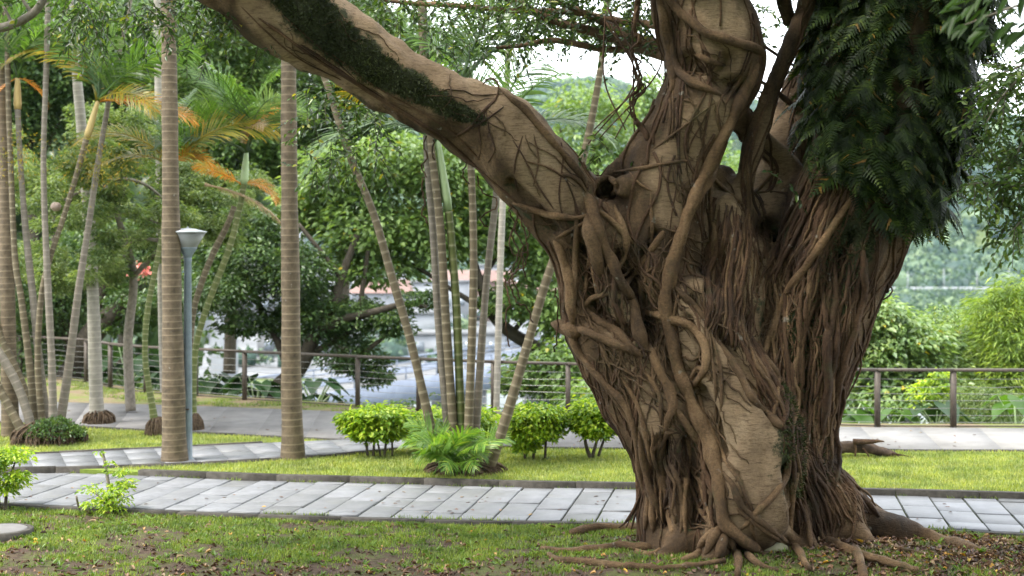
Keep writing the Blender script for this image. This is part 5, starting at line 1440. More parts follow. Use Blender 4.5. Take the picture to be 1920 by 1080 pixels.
MAJOR = [
 ([(1245, -20), (1262, 8), (1298, 42), (1325, 62), (1355, 73), (1388, 82), (1415, 90), (1431, 105), (1428, 135)], 10),
 ([(1246, 30), (1256, 70), (1264, 110), (1275, 136), (1300, 155), (1330, 168), (1350, 178)], 9.5),
 ([(1236, -10), (1248, 50), (1256, 100), (1262, 150), (1260, 175)], 12),
 ([(1420, 120, 9), (1406, 155, 12), (1386, 190, 13), (1366, 235, 13), (1342, 285, 13), (1313, 345, 14), (1292, 400, 13), (1272, 460, 14), (1254, 520, 13), (1246, 570, 14), (1250, 610, 13), (1263, 650, 13), (1274, 700, 13), (1296, 752, 14), (1318, 802, 15), (1336, 850, 16), (1347, 900, 16), (1351, 945, 15), (1360, 980, 15), (1384, 1005, 13), (1415, 1028, 11), (1436, 1048, 8)], 16),
 ([(1362, 265, 9), (1340, 310, 11), (1315, 360, 12), (1290, 390, 12), (1278, 440, 12), (1265, 500, 11), (1262, 560, 8)], 11),
 ([(1098, 362), (1110, 390), (1124, 440), (1147, 490), (1168, 535), (1184, 572), (1196, 612), (1204, 640), (1212, 665)], 13),
 ([(1118, 392), (1145, 412), (1172, 438), (1190, 460)], 7), ([(1152, 385), (1164, 415), (1175, 450), (1172, 480)], 8),
 ([(935, 165, 6), (962, 188), (990, 212), (1015, 240), (1045, 275), (1075, 310), (1095, 335), (1100, 355)], 8),
 ([(962, 380), (1000, 394), (1040, 404), (1080, 408), (1105, 402)], 7), ([(1045, 328), (1070, 330), (1090, 345), (1099, 362)], 5),
 ([(1042, 447), (1075, 428), (1105, 412)], 4.5), ([(1036, 438), (1080, 470), (1120, 500), (1160, 530)], 3.2),
 ([(1080, 395), (1081, 450), (1079, 500), (1077, 545), (1074, 595)], 6.5), ([(1114, 458), (1104, 490), (1098, 530), (1096, 565)], 4.2),
 ([(1040, 448, 9), (1056, 485, 11), (1066, 535, 12), (1072, 580, 12), (1076, 620, 9)], 10),
 ([(1100, 400, 14), (1108, 440, 17), (1120, 480, 17), (1128, 520, 13)], 15),
 ([(1248, 430), (1228, 460), (1208, 488), (1182, 520), (1168, 545)], 9), ([(1178, 452), (1172, 480), (1155, 505), (1140, 520)], 5),
 ([(1090, 578), (1108, 560), (1135, 552), (1158, 544)], 6), ([(1096, 578), (1124, 604), (1154, 620), (1182, 650), (1212, 672)], 9),
 ([(1064, 610, 7), (1100, 622, 8), (1140, 638, 9), (1175, 655, 9), (1208, 672, 8)], 8), ([(1124, 640), (1136, 668), (1150, 700)], 5),
 ([(1062, 600), (1078, 645), (1100, 682), (1130, 716), (1158, 742), (1178, 772), (1192, 820), (1199, 870), (1206, 925)], 8),
 ([(1058, 620), (1085, 665), (1118, 705), (1150, 745), (1185, 800), (1200, 850)], 6),
 ([(1212, 628, 7), (1220, 660, 10), (1238, 698, 11), (1254, 730, 11), (1262, 762, 11), (1252, 786, 9), (1246, 815, 8)], 10), ([(1262, 762), (1282, 790), (1302, 818), (1320, 838)], 8),
 ([(1205, 585), (1232, 590), (1262, 600), (1292, 610), (1315, 632), (1325, 660), (1322, 692), (1308, 716), (1298, 728)], 10),
 ([(1262, 535), (1290, 562), (1315, 592), (1340, 628), (1362, 664), (1386, 700), (1405, 738), (1430, 768), (1455, 792), (1485, 806)], 8.5),
 ([(1318, 590), (1328, 640), (1338, 690), (1343, 740), (1342, 805)], 4), ([(1323, 600), (1340, 650), (1352, 700), (1352, 760), (1348, 810)], 4),
 ([(1250, 808, 9), (1240, 840, 10), (1236, 870, 10), (1243, 912, 11), (1254, 955, 11), (1262, 1005, 12)], 10), ([(1228, 848, 9), (1238, 832, 9), (1252, 812, 8), (1268, 812, 5)], 8),
 ([(1198, 805), (1206, 870), (1224, 930), (1240, 975)], 9), ([(1290, 812), (1292, 850), (1286, 900), (1282, 950), (1287, 1005)], 7),
 ([(1288, 868), (1310, 900), (1342, 938)], 5), ([(1290, 908), (1310, 950), (1338, 990)], 6), ([(1310, 900), (1325, 950), (1338, 1000)], 5),
 ([(1355, 885), (1374, 910), (1386, 940), (1402, 960), (1422, 976), (1448, 995), (1478, 1018)], 7.5), ([(1362, 872), (1385, 900), (1398, 930), (1416, 966)], 5),
 ([(1482, 842), (1476, 880), (1464, 912), (1445, 936), (1424, 956), (1408, 974), (1390, 992)], 8), ([(1494, 868, 6), (1494, 888, 10), (1487, 915, 7), (1484, 960, 6), (1482, 1018, 6)], 7),
 ([(1500, 908), (1508, 950), (1517, 1000), (1522, 1034)], 6.5), ([(1380, 950), (1410, 976), (1446, 1002), (1484, 1028)], 7),
 ([(1508, 905), (1524, 955), (1540, 1000), (1552, 1032)], 5), ([(1400, 940), (1405, 970), (1412, 1000), (1420, 1020)], 4),
 ([(1352, 985, 10), (1338, 1010, 12), (1322, 1042, 9)], 10), ([(1362, 995, 10), (1352, 1020, 12), (1345, 1048, 8)], 10), ([(1345, 990, 9), (1326, 1008, 11), (1308, 1030, 7)], 9), ([(1368, 1000, 9), (1372, 1025, 11), (1380, 1055, 8)], 9),
 ([(1602, 362, 7), (1562, 425, 9), (1522, 485, 9), (1482, 540, 9), (1466, 570, 8), (1448, 620, 9), (1430, 672, 8)], 8.5),
 ([(1590, 342), (1556, 398), (1530, 432), (1500, 470), (1478, 505)], 4.5), ([(1478, 545), (1500, 520), (1512, 500)], 6),
 ([(1470, 560, 9), (1452, 610, 10), (1438, 655, 8)], 9), ([(1330, 280), (1332, 340), (1334, 400), (1336, 450)], 4.5),
 ([(1330, 410, 5), (1342, 430, 8), (1338, 480, 8), (1336, 540, 6)], 7), ([(1335, 330), (1370, 365), (1395, 385)], 5), ([(1455, 315), (1425, 350), (1395, 378)], 4),
 ([(1402, 300), (1403, 370), (1405, 440), (1410, 520)], 5), ([(1150, 322), (1190, 318), (1240, 308), (1300, 300)], 4), ([(1180, 322), (1200, 345), (1225, 360)], 3),
 ([(1225, 280), (1265, 250), (1310, 215), (1345, 190)], 2.6), ([(1252, 160), (1257, 210), (1252, 270)], 3), ([(1262, 170), (1262, 220), (1258, 265)], 2.4),
 ([(1300, 100), (1330, 115), (1360, 122)], 7), ([(1285, 135), (1320, 140), (1355, 150)], 3), ([(1270, 80), (1310, 120), (1350, 165)], 2.5), ([(1278, 90), (1325, 128), (1365, 150)], 2),
 ([(1395, 120), (1388, 150), (1370, 175), (1358, 200)], 5), ([(1410, 110), (1402, 150), (1380, 185)], 6), ([(1372, 160), (1352, 185), (1345, 215), (1350, 250)], 3),
 ([(1235, 610), (1225, 690), (1230, 760)], 5), ([(1140, 560), (1165, 600), (1185, 640)], 4), ([(1200, 520), (1205, 560), (1200, 605)], 7), ([(1110, 500), (1122, 560), (1130, 600)], 5),
 ([(1220, 360), (1222, 440), (1215, 500), (1205, 555)], 4), ([(1275, 540), (1262, 600), (1270, 640)], 5), ([(1205, 690), (1235, 740), (1240, 800)], 5), ([(1160, 700), (1195, 760), (1212, 820), (1222, 880)], 5),
 ([(1290, 720), (1310, 690), (1340, 720)], 6), ([(1308, 730), (1320, 780), (1345, 830), (1370, 880)], 6), ([(1250, 850), (1270, 900), (1280, 960), (1275, 1005)], 6), ([(1230, 900), (1222, 950), (1225, 1000)], 7), ([(1212, 920), (1212, 960), (1208, 1000)], 7),
]
for poly, r_ in MAJOR:
    root([(q[0], q[1], (q[2] if len(q) > 2 else r_) * .86) for q in poly], r_ * .86)
# ring of healed wood in the fork
a_ = np.linspace(0, 2 * math.pi, 15)
root([(1137 + 19 * math.cos(t), 352 + 19 * math.sin(t)) for t in a_], 6, defY=14.75, name='wood_ring')
# broken stub on the left
root([(1034, 607, 7), (1048, 611, 13), (1068, 620, 14), (1090, 628, 10)], 10, name='broken_stub', defY=15.1)
# ground roots
def ground_root(pts, mat='root'):
    Q = catmull(np.array(pts, float), step=14)
    X = []
    R = []
    for a, b, c in Q:
        g = G(a, b, 0.0); zz = float(fz(g[0], g[1])); g = G(a, b, zz)
        r_ = c * g[1] / F
        X.append([g[0], g[1], zz + r_ * 0.35 + rng.normal(0, .006)]); R.append(r_)
    m1 = MB(); tube(m1, X, np.array(R) * (1 + rng.normal(0, .08, len(R))), 10, squash=lumpy(len(X), 10, .16))
    m1.build('ground_root', M[mat], ban, smooth=True)
for pts in [[(1500, 1000, 10), (1560, 1022, 11), (1610, 1042, 10), (1660, 1056, 8), (1720, 1070, 5)], [(1028, 1040, 5), (1045, 1052, 7), (1100, 1056, 8), (1170, 1064, 8), (1240, 1066, 7), (1310, 1062, 5), (1360, 1050, 4)],
            [(1015, 1030, 5), (1060, 1036, 7), (1110, 1034, 9), (1160, 1030, 9), (1215, 1028, 8), (1260, 1010, 10)], [(1190, 1038, 5), (1225, 1040, 6), (1250, 1018, 7), (1270, 1000, 9)], [(1070, 1002, 8), (1120, 996, 11), (1170, 996, 10), (1230, 990, 12)],
            [(1180, 1000, 3), (1230, 996, 4), (1260, 990, 5)], [(1330, 1020, 8), (1310, 1040, 8), (1280, 1050, 5)], [(1400, 1040, 6), (1420, 1060, 6), (1460, 1072, 4)], [(1480, 1010, 7), (1500, 1040, 7), (1520, 1070, 5)], [(1380, 1030, 8), (1385, 1055, 8), (1382, 1080, 6)],
            [(1540, 1000, 7), (1600, 1010, 7), (1680, 1030, 5), (1740, 1040, 3)], [(1720, 992, 5), (1780, 1000, 6), (1840, 1012, 5), (1900, 1020, 4)], [(1600, 1030, 8), (1612, 1055, 8), (1620, 1085, 7)]]:
    ground_root(pts)
# hanging strands at the left foot and free roots under the limbs
for pts, r_, dy in [([(1207, 900), (1196, 945), (1180, 972), (1160, 990)], 2.6, 15.2), ([(1208, 910), (1200, 955), (1194, 990)], 2.6, 15.1), ([(1210, 905), (1215, 950), (1219, 988)], 2.6, 15.0), ([(1206, 915), (1187, 960), (1174, 990)], 2.6, 15.2), ([(1204, 920), (1192, 962), (1184, 992)], 2.2, 15.2), ([(1203, 905), (1190, 950), (1168, 985)], 2.2, 15.2), ([(1183, 780), (1184, 800), (1180, 815)], 1.4, 15.3)]:
    root(pts, r_, 'thinroot', 'hanging_root', 5, defY=dy)
def hang(pts, r_, Y, jit=2.0):
    Q = catmull(np.array(pts, float), step=7)
    Q[1:-1] += rng.normal(0, jit, Q[1:-1].shape)
    X = np.array([W(a, b, Y + 0.03 * math.sin(i * .8)) for i, (a, b) in enumerate(Q)])
    m1 = MB(); tube(m1, X, r_ * Y / F, 5); m1.build('hanging_root', M['thinroot'], ban, smooth=True)
for dx in range(5):
    hang([(1196 + dx, -10), (1191 + dx * 2, 30), (1190 - dx, 55), (1198 + dx * 3, 75), (1183 - dx, 95), (1190 + dx * 3, 115), (1202 - dx * 5, 140), (1196 + dx * 4, 165), (1182 + dx * 3, 185), (1190 - dx * 3, 210), (1198 + dx * 2, 235), (1212, 262), (1216, 280)], 2.2 - dx * .25, 15.3 + .02 * dx, 1.8)
hang([(1193, 228), (1205, 242), (1214, 262), (1217, 285), (1212, 300)], 6, 15.3, .6)
hang([(1194, 0), (1190, 40), (1192, 70)], 4, 15.3, .6)
for pts in [[(800, 255), (795, 275), (802, 290), (792, 310), (798, 330), (790, 350), (796, 375), (792, 400), (803, 420)], [(812, 262), (810, 285), (815, 300)], [(895, 330), (905, 365), (925, 368), (932, 385), (918, 398), (900, 410), (915, 425)],
            [(950, 370), (962, 385), (955, 400), (968, 420), (958, 440), (972, 470), (962, 500), (955, 530), (962, 545)], [(965, 380), (975, 410), (985, 440), (990, 470), (985, 495), (968, 510)], [(955, 375), (970, 400), (962, 430), (955, 455), (968, 480), (990, 470)],
            [(975, 400), (966, 430), (980, 460), (972, 500), (960, 520), (975, 560)], [(985, 410), (992, 440), (978, 470), (985, 520)], [(960, 545), (970, 565), (985, 575), (1000, 605)], [(945, 520), (955, 560), (948, 600), (955, 650)], [(1042, 540), (1046, 600), (1040, 660)],
            [(875, 300), (868, 330), (880, 345)], [(1090, 575), (1062, 545), (1060, 480)]]:
    hang(pts, 1.5, 15.25, 1.5)
for pts, r_ in [([(1700, 470), (1672, 480), (1670, 500), (1662, 520), (1668, 540), (1655, 555)], 1.8), ([(1680, 480), (1672, 510), (1660, 530), (1640, 555), (1622, 575), (1618, 595), (1620, 615), (1612, 640), (1608, 665)], 2.2), ([(1615, 610), (1612, 640), (1605, 665), (1600, 678)], 4), ([(1668, 530), (1672, 552), (1655, 562)], 1.6)]:
    hang(pts, r_, 15.5, 1.3)
for pts, r_ in [([(905, 160), (912, 150), (925, 148), (935, 160), (930, 185), (912, 205), (905, 230)], 2), ([(930, 185), (905, 210), (880, 240), (850, 258)], 2.5), ([(945, 200), (925, 215), (900, 232), (875, 245)], 2.5), ([(900, 205), (898, 240), (902, 280), (895, 300)], 1.6), ([(912, 210), (918, 250), (928, 280), (915, 305)], 1.6),
                ([(620, 100), (700, 160), (780, 205), (850, 250), (900, 300)], 1.6), ([(450, 10), (500, 60), (560, 110), (640, 150)], 1.6), ([(520, 20), (600, 90), (680, 160)], 1.5), ([(560, 80), (700, 175), (820, 250), (900, 320), (980, 390)], 3), ([(480, 30), (600, 115), (720, 190), (830, 262)], 3),
                ([(960, 260), (985, 300), (1010, 350), (1040, 395)], 2), ([(980, 255), (965, 310), (970, 360)], 1.8), ([(1000, 250), (1010, 300), (1000, 350)], 1.8), ([(975, 300), (1030, 315), (1080, 350)], 2)]:
    root(pts, r_, 'thinroot', 'aerial_root', 5)

def strands(n_, s_fn, e_fn, r_lo, r_hi, wav, mat='thinroot', seed=0, mids=3, part=True, sides=5, jit=1.2):
    r = np.random.default_rng(seed)
    m_all = MB()
    for i in range(n_):
        u = r.uniform()
        a = np.array(s_fn(u, r), float); b = np.array(e_fn(u, r), float)
        pts = [a + (b - a) * t + np.array([r.normal(0, wav), r.normal(0, wav * .4)]) * (0 if t in (0, 1) else 1) for t in np.linspace(0, 1, mids + 2)]
        rr = r.uniform(r_lo, r_hi)
        X, R = px_path(pts, rr, lift=r.uniform(0.7, 3.0), step=14, jit=jit)
        if part:
            R = R * r.choice([.8, 1, 1, 1.2, 1.7]); m1 = MB(); tube(m1, X, R, sides, squash=lumpy(len(X), sides, .18)); m1.build('aerial_root', M['root'] if r.uniform() < .3 else M[mat], ban, smooth=True); nroot[0] += 1
        else:
            tube(m_all, X, R, sides)
    return m_all
U = lambda r, a, b: r.uniform(a, b)
sets = [
 (18, lambda u, r: (1520 + 75 * u, 322 + 30 * u), lambda u, r: (1425 + 85 * u + U(r, -8, 8), 520 + 60 * u), 2.2, 4.0, 4),
 (26, lambda u, r: (1440 + 190 * u, 480 + U(r, -40, 40)), lambda u, r: (1440 + 130 * u + U(r, -14, 14), 760 + U(r, -40, 60)), 2.2, 4.6, 7),
 (24, lambda u, r: (1335 + 95 * u, 400 + U(r, -20, 40)), lambda u, r: (1310 + 95 * u + U(r, -10, 10), 610 + 60 * u), 2.0, 3.6, 5),
 (20, lambda u, r: (1380 + 50 * u, 610 + 50 * u + U(r, -15, 15)), lambda u, r: (1450 + 90 * u, 785 + 50 * u + U(r, -20, 20)), 2.2, 4.2, 4),
 (22, lambda u, r: (1480 + 95 * u, 700 + U(r, -30, 40)), lambda u, r: (1495 + 65 * u + U(r, -8, 8), 900 + U(r, -20, 40)), 2.2, 4.6, 5),
 (56, lambda u, r: (1470 + 80 * u, 812 + 40 * u), lambda u, r: (1505 + 135 * u + U(r, -10, 10), 1005 - 45 * u + U(r, -14, 14)), 2.2, 4.2, 4),
 (14, lambda u, r: (1050 + 150 * u, 430 + U(r, 0, 60)), lambda u, r: (1075 + 190 * u + U(r, -40, 40), 620 + U(r, -30, 60)), 1.8, 3.4, 12),
 (14, lambda u, r: (1210 + 120 * u, 820 + U(r, -20, 40)), lambda u, r: (1225 + 120 * u + U(r, -20, 20), 985 + U(r, -20, 10)), 2.2, 4.6, 7),
]
for i, s in enumerate(sets): strands(*s, seed=100 + i)
fine = MB()
for i, s in enumerate(sets):
    m_ = strands(int(s[0] * 1.8), s[1], s[2], 1.0, 2.2, s[5] * 1.6, seed=200 + i, part=False, sides=4)
    for V_, A_ in zip(m_.V, m_.A): pass
    off = fine.n
    fine.V += m_.V; fine.A += m_.A
    fine.Q += [q + off for q in m_.Q]; fine.T += [t + off for t in m_.T]; fine.n += m_.n
net = MB()
rn_ = np.random.default_rng(55)
for (x0, x1, y0, y1, n0, ang, ln0, r1) in [(1050, 1260, 420, 720, 120, 70, 130, 2.6), (1210, 1400, 40, 420, 44, 75, 120, 1.8), (700, 1090, 120, 430, 34, 35, 120, 1.5), (1260, 1480, 420, 700, 70, 80, 140, 2.4), (1200, 1460, 740, 1000, 80, 72, 130, 2.6), (1420, 1640, 400, 860, 90, 82, 170, 2.6), (450, 720, 0, 160, 14, 35, 150, 1.3)]:
    for _ in range(n0):
        x_, y_ = rn_.uniform(x0, x1), rn_.uniform(y0, y1)
        if cast(x_, y_) is None or (1345 < x_ < 1475 and 620 < y_ < 930): continue
        a_ = math.radians(ang + rn_.normal(0, 32)) * (1 if rn_.uniform() < .55 else -1)
        l_ = ln0 * rn_.uniform(.5, 1.3)
        e_ = (x_ + math.cos(a_) * l_, y_ + abs(math.sin(a_)) * l_)
        pts = [np.array([x_, y_]) * (1 - t) + np.array(e_) * t + rn_.normal(0, 7, 2) for t in np.linspace(0, 1, 4)]
        ys_ = [cast(*p_) for p_ in pts]
        if any(v is None for v in ys_) or max(ys_) - min(ys_) > .45: continue
        X, R = px_path(pts, rn_.uniform(.9, r1), lift=rn_.uniform(.8, 3.2), step=9, jit=1.3)
        tube(net, X, R, 5)
tag(net.build('root_net', M['root'], ban, smooth=True), kind='stuff')
# roots all round the trunks, also on the sides the camera does not see
def walk(p, nstep, stp, r0, wob):
    X = []
    v = Vector((0, 0, -1))
    ph = rng.uniform(0, 6)
    for i in range(nstep):
        loc, nor, idx, dist = bvh.find_nearest(p)
        if loc is None or loc.z < -0.05: break
        X.append(np.array(loc) + np.array(nor) * r0 * 0.4)
        g = Vector((math.sin(i * .3 + ph) * wob, math.cos(i * .23 + ph) * wob, -1)).normalized()
        tng = g - nor * g.dot(nor)
        if tng.length < 1e-3: break
        p = loc + tng.normalized() * stp
    return np.array(X)
cand = np.where((BV[:, 2] > 0.7) & (vpx > 1000))[0]
for i in range(420):
    X = walk(Vector(BV[rng.choice(cand)]), int(rng.integers(9, 30)), 0.085, 0.012, rng.uniform(.1, .7))
    if len(X) > 4:
        bx_ = 960 + X[:, 0] / X[:, 1] * F; by_ = PY0 - (X[:, 2] - HC) / X[:, 1] * F
        if np.any((bx_ > 1335) & (bx_ < 1480) & (by_ > 640) & (by_ < 960) & (X[:, 1] < 15.6)): continue
        tube(fine, X, rng.uniform(0.006, 0.02), 5)
tag(fine.build('fine_roots', M['thinroot'], ban, smooth=True), kind='stuff')

# upper branches behind the limb
BR = [[(1262, 108, 13, 15.9), (1190, 86, 11, 16.6), (1120, 62, 9.5, 17.0), (1050, 42, 8.5, 17.3), (1000, 22, 7.5, 17.5), (940, -10, 6.5, 17.6), (860, -60, 5, 17.6)],
      [(1250, 88, 10, 15.9), (1190, 70, 8, 16.4), (1140, 46, 7, 16.8), (1090, 22, 6.5, 17), (1040, 0, 6, 17), (980, -30, 5, 17)],
      [(1250, 50, 8, 16), (1200, 44, 7.5, 16.6), (1140, 36, 7, 17), (1070, 22, 6, 17.3), (960, 20, 5, 17.6), (850, 10, 5, 17.8), (760, 5, 4, 17.8), (690, -5, 3, 17.8)],
      [(1200, 92, 7, 16.6), (1130, 92, 6.5, 17), (1040, 76, 5.5, 17.3), (980, 85, 4.5, 17.5), (930, 90, 3.5, 17.5)],
      [(1250, -30, 14, 16), (1100, -60, 12, 17), (900, -80, 10, 18), (700, -100, 8, 18)],
      [(1480, 40, 13, 15.9), (1470, -10, 15, 15.6), (1500, -60, 16, 15.4)],
      [(1395, 60, 3, 16), (1460, 105, 3.2, 16.2), (1500, 130, 2.5, 16.4)], [(1400, 135, 2.5, 16), (1470, 180, 2.6, 16.2), (1520, 222, 2.6, 16.2)], [(1440, 150, 5, 16), (1470, 185, 5, 16), (1525, 222, 4, 16.1)]]
for l in BR:
    m1 = MB(); limb_tube(m1, l, 8); m1.build('branch', M['root'], ban, smooth=True)
# long thin twigs criss-crossing by the middle limb
for i in range(7):
    x0 = rng.uniform(1090, 1250); 
    m1 = MB(); limb_tube(m1, [(x0, rng.uniform(-10, 60), 1.8, 15.9), (x0 + rng.uniform(-40, 60), rng.uniform(100, 160), 1.6, 15.9), (x0 + rng.uniform(-60, 80), rng.uniform(180, 300), 1.2, 15.8)], 4, 20)
    m1.build('twig', M['thinroot'], ban)

def sprays(mb, twigs, anchors, dirs, nl, L, r):
    """short twigs with alternating leaves"""
    for p, d in zip(anchors, dirs):
        n_ = int(r.integers(nl[0], nl[1])); ln = n_ * L * 0.42
        t = np.linspace(0.1, 1, n_)
        end = p + d * ln + np.array([0, 0, -ln * 0.25])
        mid = p + d * ln * .5
        X = (1 - t)[:, None] ** 2 * p + 2 * ((1 - t) * t)[:, None] * mid + (t ** 2)[:, None] * end
        if twigs is not None: tube(twigs, X[::max(1, n_ // 4)], 0.004, 3, False)
        s = unit(np.cross(d, [0, 0, 1.0]) + 1e-6)
        sg = np.where(np.arange(n_) % 2, 1, -1)[:, None]
        Dl = unit(d * .7 + s * sg + np.array([0, 0, -.35]) + r.normal(0, .3, (n_, 3)))
        leaves(mb, X, Dl, unit(np.array([0, 0, 1.]) + r.normal(0, .45, (n_, 3))), L * r.uniform(.7, 1.25, n_), L * .46 * r.uniform(.8, 1.1, n_), six=True)
lf, tw = MB(), MB()
r = np.random.default_rng(77)
# leafy twigs on the upper branches
A_, D_ = [], []
for l in BR[:5]:
    P = catmull(np.array(l, float), step=12)
    for q in P:
        if r.uniform() < 0.78:
            A_.append(W(q[0], q[1] + r.normal(0, 8), q[3] + r.normal(0, .25))); D_.append(unit(r.normal(size=3) * [1, .8, .8] + [-.4, 0, .1]))
for _ in range(110):
    A_.append(W(r.uniform(900, 1250), r.uniform(-40, 70), r.uniform(16.4, 18.4))); D_.append(unit(r.normal(size=3) + [0, 0, -.2]))
for _ in range(330):
    x = r.uniform(640, 1245); y = r.uniform(-40, 100) * (0.55 + 0.45 * (1245 - x) / 600) if x > 930 else r.uniform(-40, 135)
    if x < 930 and y > 30 + (x - 640) * 0.42: y = r.uniform(-40, 25 + (x - 640) * 0.3)
    A_.append(W(x, y, r.uniform(16.4, 18.6))); D_.append(unit(r.normal(size=3) + [0, 0, -.2]))
# twigs below the limb in front of the palms, and at the top left
for _ in range(90):
    x = r.uniform(565, 720); y = r.uniform(150, 320)
    y = max(y, 120 + (x - 500) * .45); y = min(y, 330)
    A_.append(W(x, y, r.uniform(15.6, 17.5))); D_.append(unit(r.normal(size=3) + [-.3, 0, -.5]))
for _ in range(190):
    x = r.uniform(120, 520); y = r.uniform(-30, 20) + abs(r.normal(0, 34)) * (1 if x > 150 else .6)
    A_.append(W(x, y, r.uniform(14.6, 16.4))); D_.append(unit(r.normal(size=3) + [0, 0, -.6]))
for _ in range(26):
    x = r.uniform(1395, 1530); A_.append(W(x, r.uniform(-20, 70), r.uniform(16.3, 17))); D_.append(unit(r.normal(size=3) + [0, 0, -.3]))
sprays(lf, tw, A_, D_, (6, 13), 0.085, r)
# hanging twig with leaves over the fork
A2 = [W(x, y, 15.25) for x, y in [(1105, 270), (1120, 265), (1135, 275), (1118, 285), (1095, 285), (1128, 290), (1185, 298), (1472, 345), (1476, 340)]]
sprays(lf, tw, A2, [unit(r.normal(size=3) + [0, -.3, .2]) for _ in A2], (4, 8), 0.10, r)
tag(lf.build('leafy_twigs', M['lf_fig'], ban), kind='stuff')
tag(tw.build('twigs', M['darkbark'], ban), kind='stuff')
# the high crown of the banyan, above the picture
hc = MB()
cl_ = []
for _ in range(190):
    x, y = r.uniform(-7, 15), r.uniform(-4.0, 17.5)
    if x < 0.5 and y > 15.0: y -= 9
    cl_.append((np.array([x, y, r.uniform(7.0, 9.6) + max(0, (y - 15)) * .12]), np.array([1.4, 1.4, .8])))
foliage(hc, cl_, 46000, 0.19, .55, 14, spread=.3)
hc.build('crown', M['lf_fig'], ban)
for e in [(-5, 12, 8.2), (-2, 18, 8.4), (2, 11, 8.6), (5, 17, 8.8), (8, 13, 8.5), (0, 14.5, 9)]:
    m1 = MB(); s0 = np.array([2.0 + e[0] * .25, 15.3, 6.2])
    tube(m1, catmull([s0, (s0 + np.array(e)) / 2 + [0, 0, .5], np.array(e)], n=6), np.linspace(.28, .05, 13), 8); m1.build('branch', M['root'], ban, smooth=True)

# ------------------------------------------------------------------ ferns on the right trunk
def fern_mesh(seed, L=0.35):
    r = np.random.default_rng(seed)
    mb = MB()
    n_ = 13
    t = np.linspace(0, 1, n_)
    spine = np.c_[np.zeros(n_), t * L, -0.35 * L * t ** 2]
    tube(mb, spine[::3], 0.0022, 3, False)
    for i in range(1, n_):
        w = 0.50 * L * (1 - t[i]) ** .9 + 0.015 * L
        for s in (-1, 1):
            d = unit(np.array([s * 0.86, 0.5 + .2 * t[i], -0.18]) + r.normal(0, .05, 3))
            f = np.array([-s * 0.3, .95, 0]) 
            k_ = 6 if w > .12 * L else 3
            pts = []
            for j in range(k_ + 1):
                u = j / k_
                c = spine[i] + d * w * u + np.array([0, 0, -.12 * w * u * u])
                hw = 0.034 * L * (1 - u) ** .7 + 0.001
                hw *= 1.7 if j % 2 else .8
                pts += [c - f * hw * .8, c + f * hw]
            mb.add(np.array(pts), [(2 * j, 2 * j + 1, 2 * j + 3, 2 * j + 2) for j in range(k_)])
    return mb
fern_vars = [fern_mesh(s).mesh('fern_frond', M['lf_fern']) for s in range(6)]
fern_base = W(1660, 200, 15.3)
fern = thing('fern_clump', fern_base, 'thick dark curtain of ferns covering the right banyan trunk', 'fern')
fpoly_in = lambda x, y: ((y < 60 and 1545 < x < 1850) or (60 <= y < 200 and 1545 < x < 1840) or (200 <= y < 300 and 1540 < x < 1810) or (300 <= y < 400 and 1560 + (y - 300) * .9 < x < 1770))
front = [i for i in np.where((vpx > 1500) & (vpx < 1860) & (vpy > -160) & (vpy < 420) & (BV[:, 1] > 13.8))[0] if fpoly_in(vpx[i], vpy[i]) and not (BV[i, 1] > 16.4)]
fr_back = [i for i in front if BN[i, 1] > 0.15]; fr_front = [i for i in front if BN[i, 1] <= 0.15]
def frame(Dv, Nv):
    y = unit(Dv); x = unit(np.cross(y, Nv)); z = np.cross(x, y)
    return np.stack([x, y, z], 1)
stuff = MB()
fcount = 0
order = list(rng.choice(fr_front, 1000)) + list(rng.choice(fr_back, 340))
from mathutils import Matrix
for k_, i in enumerate(order):
    p = BV[i] + BN[i] * rng.uniform(0.0, 0.26)
    side = rng.normal(0, .45)
    Dv = unit(np.array([0, 0, -1.0]) * rng.uniform(.5, 1.2) + BN[i] * rng.uniform(.3, 1.2) + np.array([side * 1.4, 0, 0]))
    Nv = unit(BN[i] + np.array([0, 0, .7]) + rng.normal(0, .2, 3))
    sc_ = rng.uniform(.65, 1.35)
    Rm = frame(Dv, Nv) * sc_
    me = fern_vars[k_ % 6]
    if k_ < 290:
        o = bpy.data.objects.new('fern_frond', me)
        COL.objects.link(o)
        o.parent = fern
        mat4 = Matrix([[*Rm[0], p[0] - fern_base[0]], [*Rm[1], p[1] - fern_base[1]], [*Rm[2], p[2] - fern_base[2]], [0, 0, 0, 1]])
        o.matrix_local = mat4
    else:
        co = np.empty(len(me.vertices) * 3, np.float32); me.vertices.foreach_get('co', co)
        V = co.reshape(-1, 3) @ Rm.T + p
        off = stuff.n
        stuff.add(V, np.zeros((0, 3), int))
        for pl in me.polygons:
            pass
        if not hasattr(me, '_x'):
            pass
        key = me.name
        if key not in globals().setdefault('FC', {}):
            FC[key] = (np.array([list(pl.vertices) for pl in me.polygons if len(pl.vertices) == 4]))
        stuff.more(FC[key], off)
# hanging fern strings down the right side
for _ in range(80):
    t = rng.uniform()
    p = W(1760 + 60 * rng.uniform(-1, .9) * (1 - t * .4) - 50 * t, 230 + 190 * t, rng.uniform(15.2, 16.2))
    me = fern_vars[int(rng.integers(6))]
    Rm = frame(unit(np.array([rng.normal(.1, .25), rng.normal(0, .25), -1])), unit(rng.normal(size=3) + [.4, -.6, .2])) * np.array([.6, 1, 1]) * rng.uniform(.6, 1.1)
    co = np.empty(len(me.vertices) * 3, np.float32); me.vertices.foreach_get('co', co)
    off = stuff.n
    stuff.add(co.reshape(-1, 3) @ Rm.T + p, np.zeros((0, 3), int))
    if me.name not in globals().setdefault('FC', {}): FC[me.name] = np.array([list(pl.vertices) for pl in me.polygons if len(pl.vertices) == 4])
    stuff.more(FC[me.name], off)
tag(stuff.build('small_fronds', M['lf_fern'], fern), kind='stuff')

